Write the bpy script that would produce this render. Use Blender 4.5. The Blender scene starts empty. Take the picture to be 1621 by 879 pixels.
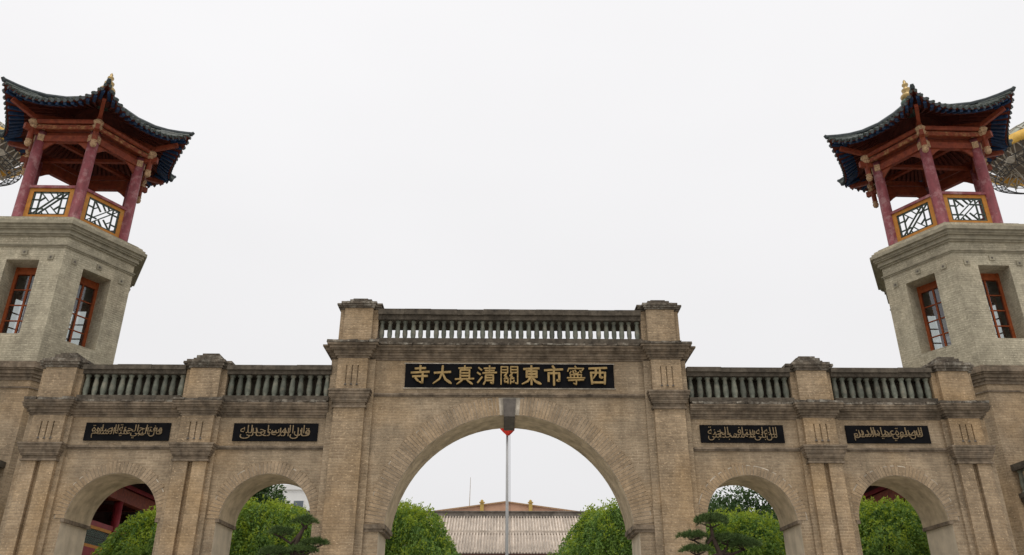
import bpy, math, random
import numpy as np
from mathutils import Vector, Matrix
random.seed(7)
rng = np.random.default_rng(11)
PI = math.pi
scene = bpy.context.scene
COL = scene.collection
R = math.radians

# ------------------------------------------------------------------ camera
cam_d = bpy.data.cameras.new('camera')
cam = bpy.data.objects.new('camera', cam_d)
COL.objects.link(cam)
pitch, yaw, roll = R(24.917), R(0.682), R(0.0435)
cp, sp = math.cos(pitch), math.sin(pitch)
fw = Vector((math.sin(yaw) * cp, math.cos(yaw) * cp, sp))
rt = Vector((math.cos(yaw), -math.sin(yaw), 0))
up = rt.cross(fw)
RT = math.cos(roll) * rt + math.sin(roll) * up
UP = math.cos(roll) * up - math.sin(roll) * rt
m = Matrix(((RT.x, UP.x, -fw.x, -0.160), (RT.y, UP.y, -fw.y, -18.0), (RT.z, UP.z, -fw.z, 1.6), (0, 0, 0, 1)))
cam.matrix_world = m
cam_d.sensor_width = 36
cam_d.lens = 1280 / 1621 * 36
cam_d.clip_start = 0.1
cam_d.clip_end = 3000
scene.camera = cam

# ------------------------------------------------------------------ overcast sky
SUN_EL, SUN_AZ = R(68), R(195)
w = bpy.data.worlds.new('World')
scene.world = w
w.use_nodes = True
nt = w.node_tree
nt.nodes.clear()
out = nt.nodes.new('ShaderNodeOutputWorld')
bg = nt.nodes.new('ShaderNodeBackground')
sky = nt.nodes.new('ShaderNodeTexSky')
sky.sky_type = 'NISHITA'
sky.sun_disc = False
sky.sun_elevation = SUN_EL
sky.sun_rotation = SUN_AZ
sky.air_density = 1.0
sky.dust_density = 4.0
hs = nt.nodes.new('ShaderNodeHueSaturation')
hs.inputs['Saturation'].default_value = 0.25
nt.links.new(sky.outputs['Color'], hs.inputs['Color'])
# cloud cover: an even grey-white layer, a little brighter overhead as real overcast is
tc = nt.nodes.new('ShaderNodeTexCoord')
sx = nt.nodes.new('ShaderNodeSeparateXYZ')
nt.links.new(tc.outputs['Generated'], sx.inputs[0])
mr = nt.nodes.new('ShaderNodeMapRange')
mr.inputs['From Min'].default_value = 0.0
mr.inputs['From Max'].default_value = 1.0
mr.inputs['To Min'].default_value = 8.0
mr.inputs['To Max'].default_value = 10.8
nt.links.new(sx.outputs['Z'], mr.inputs['Value'])
nz = nt.nodes.new('ShaderNodeTexNoise')
nz.inputs['Scale'].default_value = 1.6
nz.inputs['Detail'].default_value = 3
mp = nt.nodes.new('ShaderNodeMapping')
mp.inputs['Scale'].default_value = (1, 1, 2.2)
nt.links.new(tc.outputs['Generated'], mp.inputs['Vector'])
nt.links.new(mp.outputs['Vector'], nz.inputs['Vector'])
mr2 = nt.nodes.new('ShaderNodeMapRange')
mr2.inputs['From Min'].default_value = 0.3
mr2.inputs['From Max'].default_value = 0.7
mr2.inputs['To Min'].default_value = 0.975
mr2.inputs['To Max'].default_value = 1.025
nt.links.new(nz.outputs['Fac'], mr2.inputs['Value'])
mul = nt.nodes.new('ShaderNodeMath')
mul.operation = 'MULTIPLY'
nt.links.new(mr.outputs[0], mul.inputs[0])
nt.links.new(mr2.outputs[0], mul.inputs[1])
cc = nt.nodes.new('ShaderNodeCombineColor')
for i, k in enumerate((1.004, 0.996, 1.008)):
    mk = nt.nodes.new('ShaderNodeMath')
    mk.operation = 'MULTIPLY'
    mk.inputs[1].default_value = k
    nt.links.new(mul.outputs[0], mk.inputs[0])
    nt.links.new(mk.outputs[0], cc.inputs[i])
mx = nt.nodes.new('ShaderNodeMixRGB')
mx.inputs['Fac'].default_value = 0.93
nt.links.new(hs.outputs['Color'], mx.inputs['Color1'])
nt.links.new(cc.outputs[0], mx.inputs['Color2'])
nt.links.new(mx.outputs['Color'], bg.inputs['Color'])
bg.inputs['Strength'].default_value = 0.1
nt.links.new(bg.outputs[0], out.inputs[0])

sun_d = bpy.data.lights.new('sun', 'SUN')
sun_d.energy = 1.35
sun_d.angle = R(24)
sun_d.color = (1.0, 0.96, 0.9)
sun = bpy.data.objects.new('sun', sun_d)
COL.objects.link(sun)
# light comes from behind the camera, a little to the left
sdir = Vector((math.sin(SUN_AZ) * math.cos(SUN_EL), math.cos(SUN_AZ) * math.cos(SUN_EL), math.sin(SUN_EL)))
sun.rotation_euler = sdir.to_track_quat('Z', 'Y').to_euler()
sun.location = (0, -40, 60)

scene.view_settings.view_transform = 'Standard'
scene.view_settings.look = 'None'
scene.view_settings.gamma = 1.0
scene.view_settings.exposure = 0.0
scene.view_settings.use_curve_mapping = False

# ------------------------------------------------------------------ materials
def newmat(name):
    mt = bpy.data.materials.new(name)
    mt.use_nodes = True
    t = mt.node_tree
    b = t.nodes['Principled BSDF']
    return mt, t, b

def noise(t, scale, detail=4, vec=None, rough=0.55):
    n = t.nodes.new('ShaderNodeTexNoise')
    n.inputs['Scale'].default_value = scale
    n.inputs['Detail'].default_value = detail
    n.inputs['Roughness'].default_value = rough
    if vec is not None:
        t.links.new(vec, n.inputs['Vector'])
    return n

def ramp(t, src, a, b, c0, c1):
    r = t.nodes.new('ShaderNodeValToRGB')
    r.color_ramp.elements[0].position = a
    r.color_ramp.elements[1].position = b
    r.color_ramp.elements[0].color = (*c0, 1)
    r.color_ramp.elements[1].color = (*c1, 1)
    t.links.new(src, r.inputs['Fac'])
    return r

def mixc(t, mode, fac, a, b):
    x = t.nodes.new('ShaderNodeMixRGB')
    x.blend_type = mode
    for sock, v in (('Fac', fac), ('Color1', a), ('Color2', b)):
        if isinstance(v, (int, float)):
            x.inputs[sock].default_value = v
        elif isinstance(v, tuple):
            x.inputs[sock].default_value = (*v, 1)
        else:
            t.links.new(v, x.inputs[sock])
    return x.outputs['Color']

def wpos(t, scale=(1, 1, 1)):
    g = t.nodes.new('ShaderNodeNewGeometry')
    mpn = t.nodes.new('ShaderNodeMapping')
    mpn.inputs['Scale'].default_value = scale
    t.links.new(g.outputs['Position'], mpn.inputs['Vector'])
    return mpn.outputs['Vector']

def bump(t, b, height, strength, dist=0.02, prev=None):
    n = t.nodes.new('ShaderNodeBump')
    n.inputs['Strength'].default_value = strength
    n.inputs['Distance'].default_value = dist
    t.links.new(height, n.inputs['Height'])
    if prev is not None:
        t.links.new(prev, n.inputs['Normal'])
    t.links.new(n.outputs['Normal'], b.inputs['Normal'])
    return n.outputs['Normal']

def brick_mat(name, c1, c2, mortar, soot=0.35, warm=(0.42, 0.27, 0.13), warm_amt=0.35, row=0.063, length=0.25, msize=0.009, light=0.5, island=False):
    mt, t, b = newmat(name)
    uv = t.nodes.new('ShaderNodeUVMap')
    uv.uv_map = 'UVMap'
    # slight wobble so that the courses are hand laid
    wob = noise(t, 3.0, 2, uv.outputs[0])
    va = t.nodes.new('ShaderNodeVectorMath')
    va.operation = 'MULTIPLY_ADD'
    t.links.new(wob.outputs['Color'], va.inputs[0])
    va.inputs[1].default_value = (0.02, 0.012, 0)
    t.links.new(uv.outputs[0], va.inputs[2])
    br = t.nodes.new('ShaderNodeTexBrick')
    br.inputs['Scale'].default_value = 1
    br.inputs['Brick Width'].default_value = length
    br.inputs['Row Height'].default_value = row
    br.inputs['Mortar Size'].default_value = msize
    br.inputs['Mortar Smooth'].default_value = 0.4
    br.inputs['Bias'].default_value = 0.0
    br.inputs['Color1'].default_value = (*c1, 1)
    br.inputs['Color2'].default_value = (*c2, 1)
    br.inputs['Mortar'].default_value = (*mortar, 1)
    t.links.new(va.outputs[0], br.inputs['Vector'])
    col = br.outputs['Color']
    # mortar is lighter in some places, flush and brick-coloured in others
    patch = noise(t, 1.3, 3, wpos(t))
    pf = ramp(t, patch.outputs['Fac'], 0.45, 0.68, (0, 0, 0), (1, 1, 1))
    fm = t.nodes.new('ShaderNodeMath')
    fm.operation = 'MULTIPLY'
    t.links.new(pf.outputs['Color'], fm.inputs[0])
    t.links.new(br.outputs['Fac'], fm.inputs[1])
    col = mixc(t, 'MIX', fm.outputs[0], col, tuple(min(1, x * (1 + light)) for x in mortar))
    if island:
        oi = t.nodes.new('ShaderNodeObjectInfo')
        orr = ramp(t, oi.outputs['Random'], 0.0, 1.0, (0.88,) * 3, (1.10,) * 3)
        col = mixc(t, 'MULTIPLY', 1.0, col, orr.outputs['Color'])
    # patches of warmer brick
    wn = noise(t, 0.55, 3, wpos(t))
    wf = ramp(t, wn.outputs['Fac'], 0.48, 0.66, (0, 0, 0), (warm_amt,) * 3)
    col = mixc(t, 'MIX', wf.outputs['Color'], col, warm)
    # streaky rain stains and soot, each with a shape of its own
    sn = noise(t, 1.0, 6, wpos(t, (2.6, 2.6, 0.5)), 0.62)
    sf = ramp(t, sn.outputs['Fac'], 0.42, 0.78, (1, 1, 1), (1 - soot,) * 3)
    col = mixc(t, 'MULTIPLY', 1.0, col, sf.outputs['Color'])
    mn = noise(t, 3.2, 5, wpos(t), 0.65)
    mf = ramp(t, mn.outputs['Fac'], 0.3, 0.7, (0.80,) * 3, (1.2,) * 3)
    col = mixc(t, 'MULTIPLY', 1.0, col, mf.outputs['Color'])
    fn = noise(t, 16, 5, wpos(t), 0.7)
    ff = ramp(t, fn.outputs['Fac'], 0.3, 0.7, (0.80,) * 3, (1.2,) * 3)
    col = mixc(t, 'MULTIPLY', 1.0, col, ff.outputs['Color'])
    # pale specks: chipped arrises, lime
    cn = noise(t, 34, 2, wpos(t, (0.6, 0.6, 1.2)), 0.5)
    cf = ramp(t, cn.outputs['Fac'], 0.63, 0.70, (0, 0, 0), (0.6,) * 3)
    col = mixc(t, 'MIX', cf.outputs['Color'], col, tuple(min(1, x * 1.75) for x in c1))
    t.links.new(col, b.inputs['Base Color'])
    b.inputs['Roughness'].default_value = 0.92
    b.inputs['Specular IOR Level'].default_value = 0.2
    inv = t.nodes.new('ShaderNodeMath')
    inv.operation = 'SUBTRACT'
    inv.inputs[0].default_value = 1.0
    t.links.new(br.outputs['Fac'], inv.inputs[1])
    p = bump(t, b, inv.outputs[0], 0.7, 0.012)
    bump(t, b, fn.outputs['Fac'], 0.5, 0.02, p)
    return mt

def plain_mat(name, c, rough=0.7, var=0.25, scale=6, bmp=0.15, soot=0.0, spec=0.3, fine=0, stretch=(1, 1, 1), alt=None, altamt=0.5, metallic=0.0, island=0.0):
    mt, t, b = newmat(name)
    n = noise(t, scale, 5, wpos(t, stretch), 0.6)
    f = ramp(t, n.outputs['Fac'], 0.3, 0.7, tuple(x * (1 - var) for x in c), tuple(min(1, x * (1 + var)) for x in c))
    col = f.outputs['Color']
    if alt:
        an = noise(t, scale * 0.6, 6, wpos(t), 0.7)
        af = ramp(t, an.outputs['Fac'], 0.5, 0.66, (0, 0, 0), (altamt,) * 3)
        col = mixc(t, 'MIX', af.outputs['Color'], col, alt)
    if island:
        oi = t.nodes.new('ShaderNodeObjectInfo')
        orr = ramp(t, oi.outputs['Random'], 0.0, 1.0, (1 - island,) * 3, (1 + island,) * 3)
        col = mixc(t, 'MULTIPLY', 1.0, col, orr.outputs['Color'])
    if soot:
        sn = noise(t, 1.2, 6, wpos(t, (2.5, 2.5, 0.7)), 0.65)
        sf = ramp(t, sn.outputs['Fac'], 0.4, 0.7, (1, 1, 1), (1 - soot,) * 3)
        col = mixc(t, 'MULTIPLY', 1.0, col, sf.outputs['Color'])
    t.links.new(col, b.inputs['Base Color'])
    b.inputs['Roughness'].default_value = rough
    b.inputs['Specular IOR Level'].default_value = spec
    b.inputs['Metallic'].default_value = metallic
    if bmp:
        bump(t, b, n.outputs['Fac'], bmp, 0.03)
    return mt

def leaf_mat(name, dark, lite, tip, trans=0.35):
    mt = bpy.data.materials.new(name)
    mt.use_nodes = True
    t = mt.node_tree
    t.nodes.clear()
    o = t.nodes.new('ShaderNodeOutputMaterial')
    g = t.nodes.new('ShaderNodeNewGeometry')
    r = ramp(t, g.outputs['Random Per Island'], 0.0, 1.0, dark, lite)
    n = noise(t, 1.7, 3, wpos(t))
    nf = ramp(t, n.outputs['Fac'], 0.45, 0.7, (0, 0, 0), (0.75,) * 3)
    col = mixc(t, 'MIX', nf.outputs['Color'], r.outputs['Color'], tip)
    d = t.nodes.new('ShaderNodeBsdfPrincipled')
    d.inputs['Roughness'].default_value = 0.55
    d.inputs['Specular IOR Level'].default_value = 0.25
    tr = t.nodes.new('ShaderNodeBsdfTranslucent')
    ms = t.nodes.new('ShaderNodeMixShader')
    ms.inputs[0].default_value = trans
    t.links.new(col, d.inputs['Base Color'])
    t.links.new(col, tr.inputs['Color'])
    t.links.new(d.outputs[0], ms.inputs[1])
    t.links.new(tr.outputs[0], ms.inputs[2])
    t.links.new(ms.outputs[0], o.inputs['Surface'])
    return mt

def glass_mat(name):
    mt = bpy.data.materials.new(name)
    mt.use_nodes = True
    t = mt.node_tree
    t.nodes.clear()
    o = t.nodes.new('ShaderNodeOutputMaterial')
    gl = t.nodes.new('ShaderNodeBsdfGlossy')
    gl.inputs['Roughness'].default_value = 0.03
    gl.inputs['Color'].default_value = (0.9, 0.92, 0.95, 1)
    tr = t.nodes.new('ShaderNodeBsdfTransparent')
    tr.inputs['Color'].default_value = (0.7, 0.73, 0.72, 1)
    fr = t.nodes.new('ShaderNodeFresnel')
    fr.inputs['IOR'].default_value = 1.5
    ms = t.nodes.new('ShaderNodeMixShader')
    ad = t.nodes.new('ShaderNodeMath')
    ad.operation = 'MULTIPLY_ADD'
    ad.inputs[1].default_value = 1.0
    ad.inputs[2].default_value = 0.08
    t.links.new(fr.outputs[0], ad.inputs[0])
    t.links.new(ad.outputs[0], ms.inputs[0])
    t.links.new(tr.outputs[0], ms.inputs[1])
    t.links.new(gl.outputs[0], ms.inputs[2])
    t.links.new(ms.outputs[0], o.inputs['Surface'])
    return mt

M = {}
M['brick'] = brick_mat('gate_brick', (0.376, 0.288, 0.192), (0.292, 0.220, 0.145), (0.332, 0.261, 0.179), light=0.5, soot=0.42)
M['pil'] = brick_mat('pilaster_brick', (0.405, 0.301, 0.192), (0.313, 0.229, 0.144), (0.353, 0.268, 0.179), warm_amt=0.5, light=0.45, soot=0.4)
M['tower'] = brick_mat('tower_brick', (0.45, 0.402, 0.295), (0.38, 0.338, 0.246), (0.345, 0.306, 0.226), soot=0.32, warm=(0.44, 0.365, 0.25), warm_amt=0.4, row=0.063, msize=0.009, light=0.25)
M['vous'] = brick_mat('voussoir_brick', (0.338, 0.254, 0.167), (0.299, 0.224, 0.149), (0.223, 0.170, 0.118), soot=0.35, row=0.9, length=0.9, msize=0.0, island=True)
M['mortar'] = plain_mat('lime_mortar', (0.52, 0.46, 0.37), 0.95, 0.45, 5, 0.3, soot=0.4)
M['render'] = plain_mat('soffit_plaster', (0.508, 0.404, 0.270), 0.95, 0.28, 4, 0.25, soot=0.3)
M['jamb'] = plain_mat('jamb_plaster', (0.58, 0.49, 0.365), 0.95, 0.18, 3, 0.25, soot=0.2)
M['cornice'] = plain_mat('cornice_stone', (0.215, 0.165, 0.115), 0.95, 0.35, 9, 0.6, soot=0.65, alt=(0.34, 0.28, 0.21), altamt=0.45)
M['coping'] = plain_mat('coping_stone', (0.13, 0.106, 0.08), 0.95, 0.45, 11, 0.8, soot=0.6, alt=(0.50, 0.46, 0.38), altamt=0.65)
M['tcornice'] = plain_mat('tower_cornice_stone', (0.315, 0.28, 0.205), 0.95, 0.22, 6, 0.4, soot=0.3)
M['baluster'] = plain_mat('glazed_baluster', (0.15, 0.158, 0.122), 0.55, 0.35, 8, 0.2, alt=(0.30, 0.26, 0.19), altamt=0.6, soot=0.4, island=0.3)
M['rail'] = plain_mat('rail_stone', (0.095, 0.078, 0.058), 0.95, 0.4, 9, 0.6, soot=0.45, alt=(0.2, 0.17, 0.13), altamt=0.4)
M['black'] = plain_mat('black_lacquer', (0.008, 0.008, 0.009), 0.9, 0.3, 4, 0.05, spec=0.05)
M['gold'] = plain_mat('gold_paint', (0.31, 0.205, 0.072), 0.5, 0.3, 14, 0.2, spec=0.4)
M['dullgold'] = plain_mat('dull_gold_paint', (0.21, 0.15, 0.08), 0.6, 0.35, 20, 0.2, spec=0.3)
M['keystone'] = plain_mat('keystone', (0.12, 0.105, 0.09), 0.85, 0.25, 8, 0.3)
M['column'] = plain_mat('faded_red_paint', (0.225, 0.058, 0.066), 0.6, 0.3, 7, 0.3, alt=(0.42, 0.24, 0.235), altamt=0.65, stretch=(1, 1, 0.4))
M['beam'] = plain_mat('red_brown_paint', (0.18, 0.034, 0.014), 0.6, 0.35, 8, 0.25, alt=(0.33, 0.09, 0.03), altamt=0.4)
M['soffit'] = plain_mat('dark_red_boards', (0.115, 0.024, 0.013), 0.7, 0.35, 7, 0.3, stretch=(1, 1, 1))
M['blue'] = plain_mat('blue_rafter_paint', (0.016, 0.045, 0.11), 0.55, 0.5, 9, 0.2, alt=(0.03, 0.035, 0.045), altamt=0.8)
M['tile'] = plain_mat('dark_glazed_tile', (0.055, 0.068, 0.058), 0.45, 0.4, 10, 0.3, alt=(0.19, 0.185, 0.15), altamt=0.5)
M['ridge'] = plain_mat('ridge_glaze', (0.04, 0.05, 0.052), 0.5, 0.4, 9, 0.3)
M['orange'] = plain_mat('orange_panel_paint', (0.46, 0.185, 0.028), 0.6, 0.2, 7, 0.1, alt=(0.40, 0.26, 0.06), altamt=0.4)
M['lattice'] = plain_mat('green_lattice_paint', (0.045, 0.062, 0.048), 0.55, 0.3, 9, 0.1, alt=(0.16, 0.17, 0.12), altamt=0.4)
M['cream'] = plain_mat('carved_cream_paint', (0.42, 0.27, 0.15), 0.7, 0.45, 24, 0.5, alt=(0.17, 0.05, 0.03), altamt=0.7)
M['painted'] = plain_mat('painted_frieze', (0.20, 0.045, 0.02), 0.6, 0.4, 12, 0.3, alt=(0.42, 0.25, 0.10), altamt=0.8)
M['finial'] = plain_mat('gilded_finial', (0.42, 0.29, 0.11), 0.35, 0.25, 9, 0.1, spec=0.5, metallic=0.3)
M['finial2'] = plain_mat('green_finial', (0.10, 0.15, 0.12), 0.4, 0.3, 9, 0.1)
M['frame'] = plain_mat('window_frame_paint', (0.27, 0.06, 0.014), 0.55, 0.3, 9, 0.15)
M['glass'] = glass_mat('window_glass')
M['inner'] = plain_mat('tower_interior', (0.16, 0.13, 0.10), 0.9, 0.2, 3, 0)
M['steel'] = plain_mat('truss_steel', (0.42, 0.38, 0.31), 0.5, 0.3, 5, 0.0, spec=0.5, metallic=0.2, alt=(0.25, 0.18, 0.12), altamt=0.5)
M['mesh'] = plain_mat('dark_steel', (0.05, 0.05, 0.05), 0.6, 0.3, 5, 0.0)
M['yellow'] = plain_mat('yellow_ring_paint', (0.72, 0.44, 0.09), 0.5, 0.2, 3, 0.0)
M['dome'] = plain_mat('pale_green_dome', (0.30, 0.33, 0.27), 0.4, 0.25, 2, 0.0, alt=(0.5, 0.48, 0.36), altamt=0.6)
M['concrete'] = plain_mat('pale_concrete', (0.45, 0.43, 0.38), 0.9, 0.1, 2, 0.1)
M['paving'] = plain_mat('plaza_paving', (0.42, 0.405, 0.375), 0.85, 0.2, 0.8, 0.1)
M['red'] = plain_mat('hall_red_paint', (0.23, 0.022, 0.026), 0.5, 0.25, 3, 0.1)
M['hallwall'] = plain_mat('hall_dark_wall', (0.10, 0.05, 0.04), 0.8, 0.2, 2, 0.1)
M['halltile'] = plain_mat('weathered_roof_tile', (0.56, 0.48, 0.40), 0.85, 0.25, 2.5, 0.1, alt=(0.42, 0.35, 0.28), altamt=0.6, island=0.15)
M['hallridge'] = plain_mat('hall_ridge', (0.19, 0.165, 0.14), 0.9, 0.4, 3, 0.2)
M['gable'] = plain_mat('orange_gable', (0.50, 0.30, 0.20), 0.8, 0.15, 1, 0.0)
M['postyel'] = plain_mat('yellow_glaze', (0.48, 0.33, 0.09), 0.5, 0.2, 3, 0.0)
M['white'] = plain_mat('white_pole_paint', (0.40, 0.40, 0.40), 0.4, 0.06, 1, 0.0, spec=0.5)
M['flag'] = plain_mat('red_flag_cloth', (0.62, 0.045, 0.025), 0.8, 0.15, 4, 0.1)
M['apt'] = plain_mat('white_facade', (0.66, 0.66, 0.64), 0.8, 0.06, 0.4, 0.0)
M['aptwin'] = plain_mat('facade_glass', (0.10, 0.12, 0.14), 0.2, 0.3, 0.4, 0.0, spec=0.5)
M['bark'] = plain_mat('bark', (0.05, 0.034, 0.024), 0.9, 0.4, 12, 0.6)
M['leafA'] = leaf_mat('weeping_leaf', (0.05, 0.115, 0.025), (0.27, 0.43, 0.10), (0.30, 0.43, 0.07), 0.45)
M['leafC'] = leaf_mat('yellow_green_leaf', (0.24, 0.36, 0.04), (0.46, 0.55, 0.07), (0.44, 0.52, 0.05), 0.5)  # lighter, yellower leaf colour for the upper crowns
M['leafB'] = leaf_mat('dark_broad_leaf', (0.035, 0.07, 0.025), (0.10, 0.165, 0.055), (0.10, 0.17, 0.045), 0.38)
M['pine'] = leaf_mat('pine_needle', (0.045, 0.08, 0.025), (0.10, 0.155, 0.045), (0.11, 0.16, 0.045), 0.25)

# ------------------------------------------------------------------ mesh helpers
class MB:
    def __init__(s):
        s.v = []
        s.f = []
    def add(s, vs, fs):
        o = len(s.v)
        s.v += [tuple(p) for p in vs]
        s.f += [tuple(i + o for i in f) for f in fs]
        return s
    def box(s, x0, x1, y0, y1, z0, z1):
        return s.add([(x0, y0, z0), (x1, y0, z0), (x1, y1, z0), (x0, y1, z0), (x0, y0, z1), (x1, y0, z1), (x1, y1, z1), (x0, y1, z1)],
                     [(3, 2, 1, 0), (4, 5, 6, 7), (0, 1, 5, 4), (1, 2, 6, 5), (2, 3, 7, 6), (3, 0, 4, 7)])
    def obox(s, p, q, wd, ht, upv=(0, 0, 1)):
        """bar from p to q, width wd across, height ht along upv"""
        p, q = Vector(p), Vector(q)
        d = (q - p).normalized()
        u = Vector(upv)
        sd = d.cross(u)
        if sd.length < 1e-4:
            sd = Vector((1, 0, 0))
        sd.normalize()
        u = sd.cross(d).normalized()
        a, b = sd * wd / 2, u * ht / 2
        vs = [p - a - b, p + a - b, p + a + b, p - a + b, q - a - b, q + a - b, q + a + b, q - a + b]
        return s.add(vs, [(0, 1, 2, 3), (7, 6, 5, 4), (0, 4, 5, 1), (1, 5, 6, 2), (2, 6, 7, 3), (3, 7, 4, 0)])
    def prism(s, poly, z0, z1):
        n = len(poly)
        vs = [(x, y, z0) for x, y in poly] + [(x, y, z1) for x, y in poly]
        fs = [tuple(range(n - 1, -1, -1)), tuple(range(n, 2 * n))] + [(i, (i + 1) % n, n + (i + 1) % n, n + i) for i in range(n)]
        return s.add(vs, fs)
    def prism_y(s, poly, y0, y1):
        """polygon in (x, z), counter-clockwise seen from the front, front face at y0"""
        n = len(poly)
        vs = [(x, y0, z) for x, z in poly] + [(x, y1, z) for x, z in poly]
        fs = [tuple(range(n)), tuple(range(2 * n - 1, n - 1, -1))] + [(i, n + i, n + (i + 1) % n, (i + 1) % n) for i in range(n)]
        return s.add(vs, fs)
    def tube(s, pts, rad, n=8, cap=True):
        pts = [Vector(p) for p in pts]
        if isinstance(rad, (int, float)):
            rad = [rad] * len(pts)
        o = len(s.v)
        ref = Vector((0.13, 0.37, 1)).normalized()
        for i, p in enumerate(pts):
            d = (pts[min(i + 1, len(pts) - 1)] - pts[max(i - 1, 0)]).normalized()
            if abs(d.dot(ref)) > 0.97:
                a = d.cross(Vector((1, 0, 0))).normalized()
            else:
                a = d.cross(ref).normalized()
            b = d.cross(a)
            for k in range(n):
                t = 2 * PI * k / n
                s.v.append(tuple(p + (a * math.cos(t) + b * math.sin(t)) * rad[i]))
        for i in range(len(pts) - 1):
            for k in range(n):
                k2 = (k + 1) % n
                s.f.append((o + i * n + k, o + (i + 1) * n + k, o + (i + 1) * n + k2, o + i * n + k2))
        if cap:
            s.f.append(tuple(o + k for k in range(n)))
            s.f.append(tuple(o + (len(pts) - 1) * n + k for k in range(n - 1, -1, -1)))
        return s
    def lathe(s, prof, n=12, c=(0, 0, 0), cap=True, a0=0.0):
        o = len(s.v)
        for r, z in prof:
            for k in range(n):
                t = a0 + 2 * PI * k / n
                s.v.append((c[0] + r * math.cos(t), c[1] + r * math.sin(t), c[2] + z))
        for i in range(len(prof) - 1):
            for k in range(n):
                k2 = (k + 1) % n
                s.f.append((o + i * n + k, o + i * n + k2, o + (i + 1) * n + k2, o + (i + 1) * n + k))
        if cap:
            s.f.append(tuple(o + k for k in range(n - 1, -1, -1)))
            s.f.append(tuple(o + (len(prof) - 1) * n + k for k in range(n)))
        return s
    def mesh(s, name, mat, smooth=False):
        me = bpy.data.meshes.new(name)
        me.from_pydata(s.v, [], s.f)
        me.update()
        uvl = me.uv_layers.new(name='UVMap')
        for p in me.polygons:
            nx, ny, nz_ = p.normal
            if abs(nz_) > 0.75:
                for li in p.loop_indices:
                    co = me.vertices[me.loops[li].vertex_index].co
                    uvl.data[li].uv = (co.x, co.y)
            else:
                l = math.hypot(nx, ny) or 1
                tx, ty = -ny / l, nx / l
                for li in p.loop_indices:
                    co = me.vertices[me.loops[li].vertex_index].co
                    uvl.data[li].uv = (co.x * tx + co.y * ty, co.z)
        if smooth:
            me.polygons.foreach_set('use_smooth', [True] * len(me.polygons))
        me.materials.append(M[mat])
        return me
    def obj(s, name, mat, parent=None, smooth=False):
        return link(name, s.mesh(name, mat, smooth), parent)

def link(name, data, parent=None, loc=None, rot=None, scl=None):
    o = bpy.data.objects.new(name, data)
    COL.objects.link(o)
    if parent is not None:
        o.parent = parent
    if loc is not None:
        o.location = loc
    if rot is not None:
        o.rotation_euler = rot
    if scl is not None:
        o.scale = scl
    return o

def tag(o, label, cat, group=None):
    o['label'] = label
    o['category'] = cat
    if group:
        o['group'] = group
    return o

def thing(name, label, cat, loc=(0, 0, 0), rz=0, group=None):
    o = bpy.data.objects.new(name, None)
    COL.objects.link(o)
    o.location = loc
    o.rotation_euler = (0, 0, rz)
    return tag(o, label, cat, group)

def copy_tree(o, parent=None):
    c = o.copy()
    COL.objects.link(c)
    c.parent = parent
    for ch in list(o.children):
        copy_tree(ch, c)
    return c

# ------------------------------------------------------------------ ground
g = MB().add([(-900, -900, 0), (900, -900, 0), (900, 900, 0), (-900, 900, 0)], [(0, 1, 2, 3)]).obj('ground', 'paving')
g['kind'] = 'structure'

# ------------------------------------------------------------------ the brick gateway
gate = thing('brick_gateway', 'brown brick gateway with five round arches, pilasters and balustrades', 'gateway')
TH = 1.2

def arch_pts(cx, cz, r, zs, n=40):
    a = math.asin((zs - cz) / r)
    return [(cx + r * math.cos(t), cz + r * math.sin(t)) for t in [a + (PI - 2 * a) * i / n for i in range(n + 1)]]

CA = dict(cx=0.0, cz=3.815, r=2.70, zs=4.08, jamb=2.80)
SA = [dict(cx=c, cz=4.20, r=0.975, zs=4.20, jamb=1.03) for c in (-8.56, -5.26, 5.26, 8.56)]

def wall_poly(x0, x1, top, arches):
    p = [(x0, 0)]
    for a in arches:
        pts = list(reversed(arch_pts(a['cx'], a['cz'], a['r'], a['zs'])))
        p += [(a['cx'] - a['jamb'], 0), (a['cx'] - a['jamb'], a['zs'])] + pts + [(a['cx'] + a['jamb'], a['zs']), (a['cx'] + a['jamb'], 0)]
    p += [(x1, 0), (x1, top), (x0, top)]
    return p

def wall_part(x0, x1, top, arches):
    """brick front and back skins; the plastered reveals of the openings are a sub-part"""
    poly = wall_poly(x0, x1, top, arches)
    n = len(poly)
    b = MB()
    vs = [(x, 0, z) for x, z in poly] + [(x, TH, z) for x, z in poly]
    fs = [tuple(range(n)), tuple(range(2 * n - 1, n - 1, -1))]
    outer = []
    for i in range(n):
        j = (i + 1) % n
        (xa, za), (xb, zb) = poly[i], poly[j]
        q = (i, n + i, n + j, j)
        inner = any(abs((xa + xb) / 2 - a['cx']) < a['jamb'] + 0.01 for a in arches) and max(za, zb) < top - 0.1
        if inner:
            continue
        else:
            outer.append(q)
    wl = MB().add(vs, fs + outer).obj('wall', 'brick', gate)
    for a in arches:
        pts = arch_pts(a['cx'], a['cz'], a['r'], a['zs'])
        k = len(pts)
        MB().add([(x, 0, z) for x, z in pts] + [(x, TH, z) for x, z in pts], [(i + 1, k + i + 1, k + i, i) for i in range(k - 1)]).obj('arch_soffit', 'render', wl, True)
        for sg in (-1, 1):
            xj, xr = a['cx'] + sg * a['jamb'], a['cx'] + sg * a['r'] * math.cos(math.asin((a['zs'] - a['cz']) / a['r']))
            jm = MB().add([(xj, 0, 0), (xj, TH, 0), (xj, TH, a['zs']), (xj, 0, a['zs']), (xr, TH, a['zs']), (xr, 0, a['zs'])], [(0, 1, 2, 3), (3, 2, 4, 5)])
            jm.obj('arch_jamb', 'jamb', wl)
    return wl

wall_part(-4.1, 4.1, 8.0, [CA])
wall_part(-10.85, -4.1, 6.85, SA[:2])
wall_part(4.1, 10.85, 6.85, SA[2:])
# solid ground-floor thickness is closed by the towers at both ends

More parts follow.
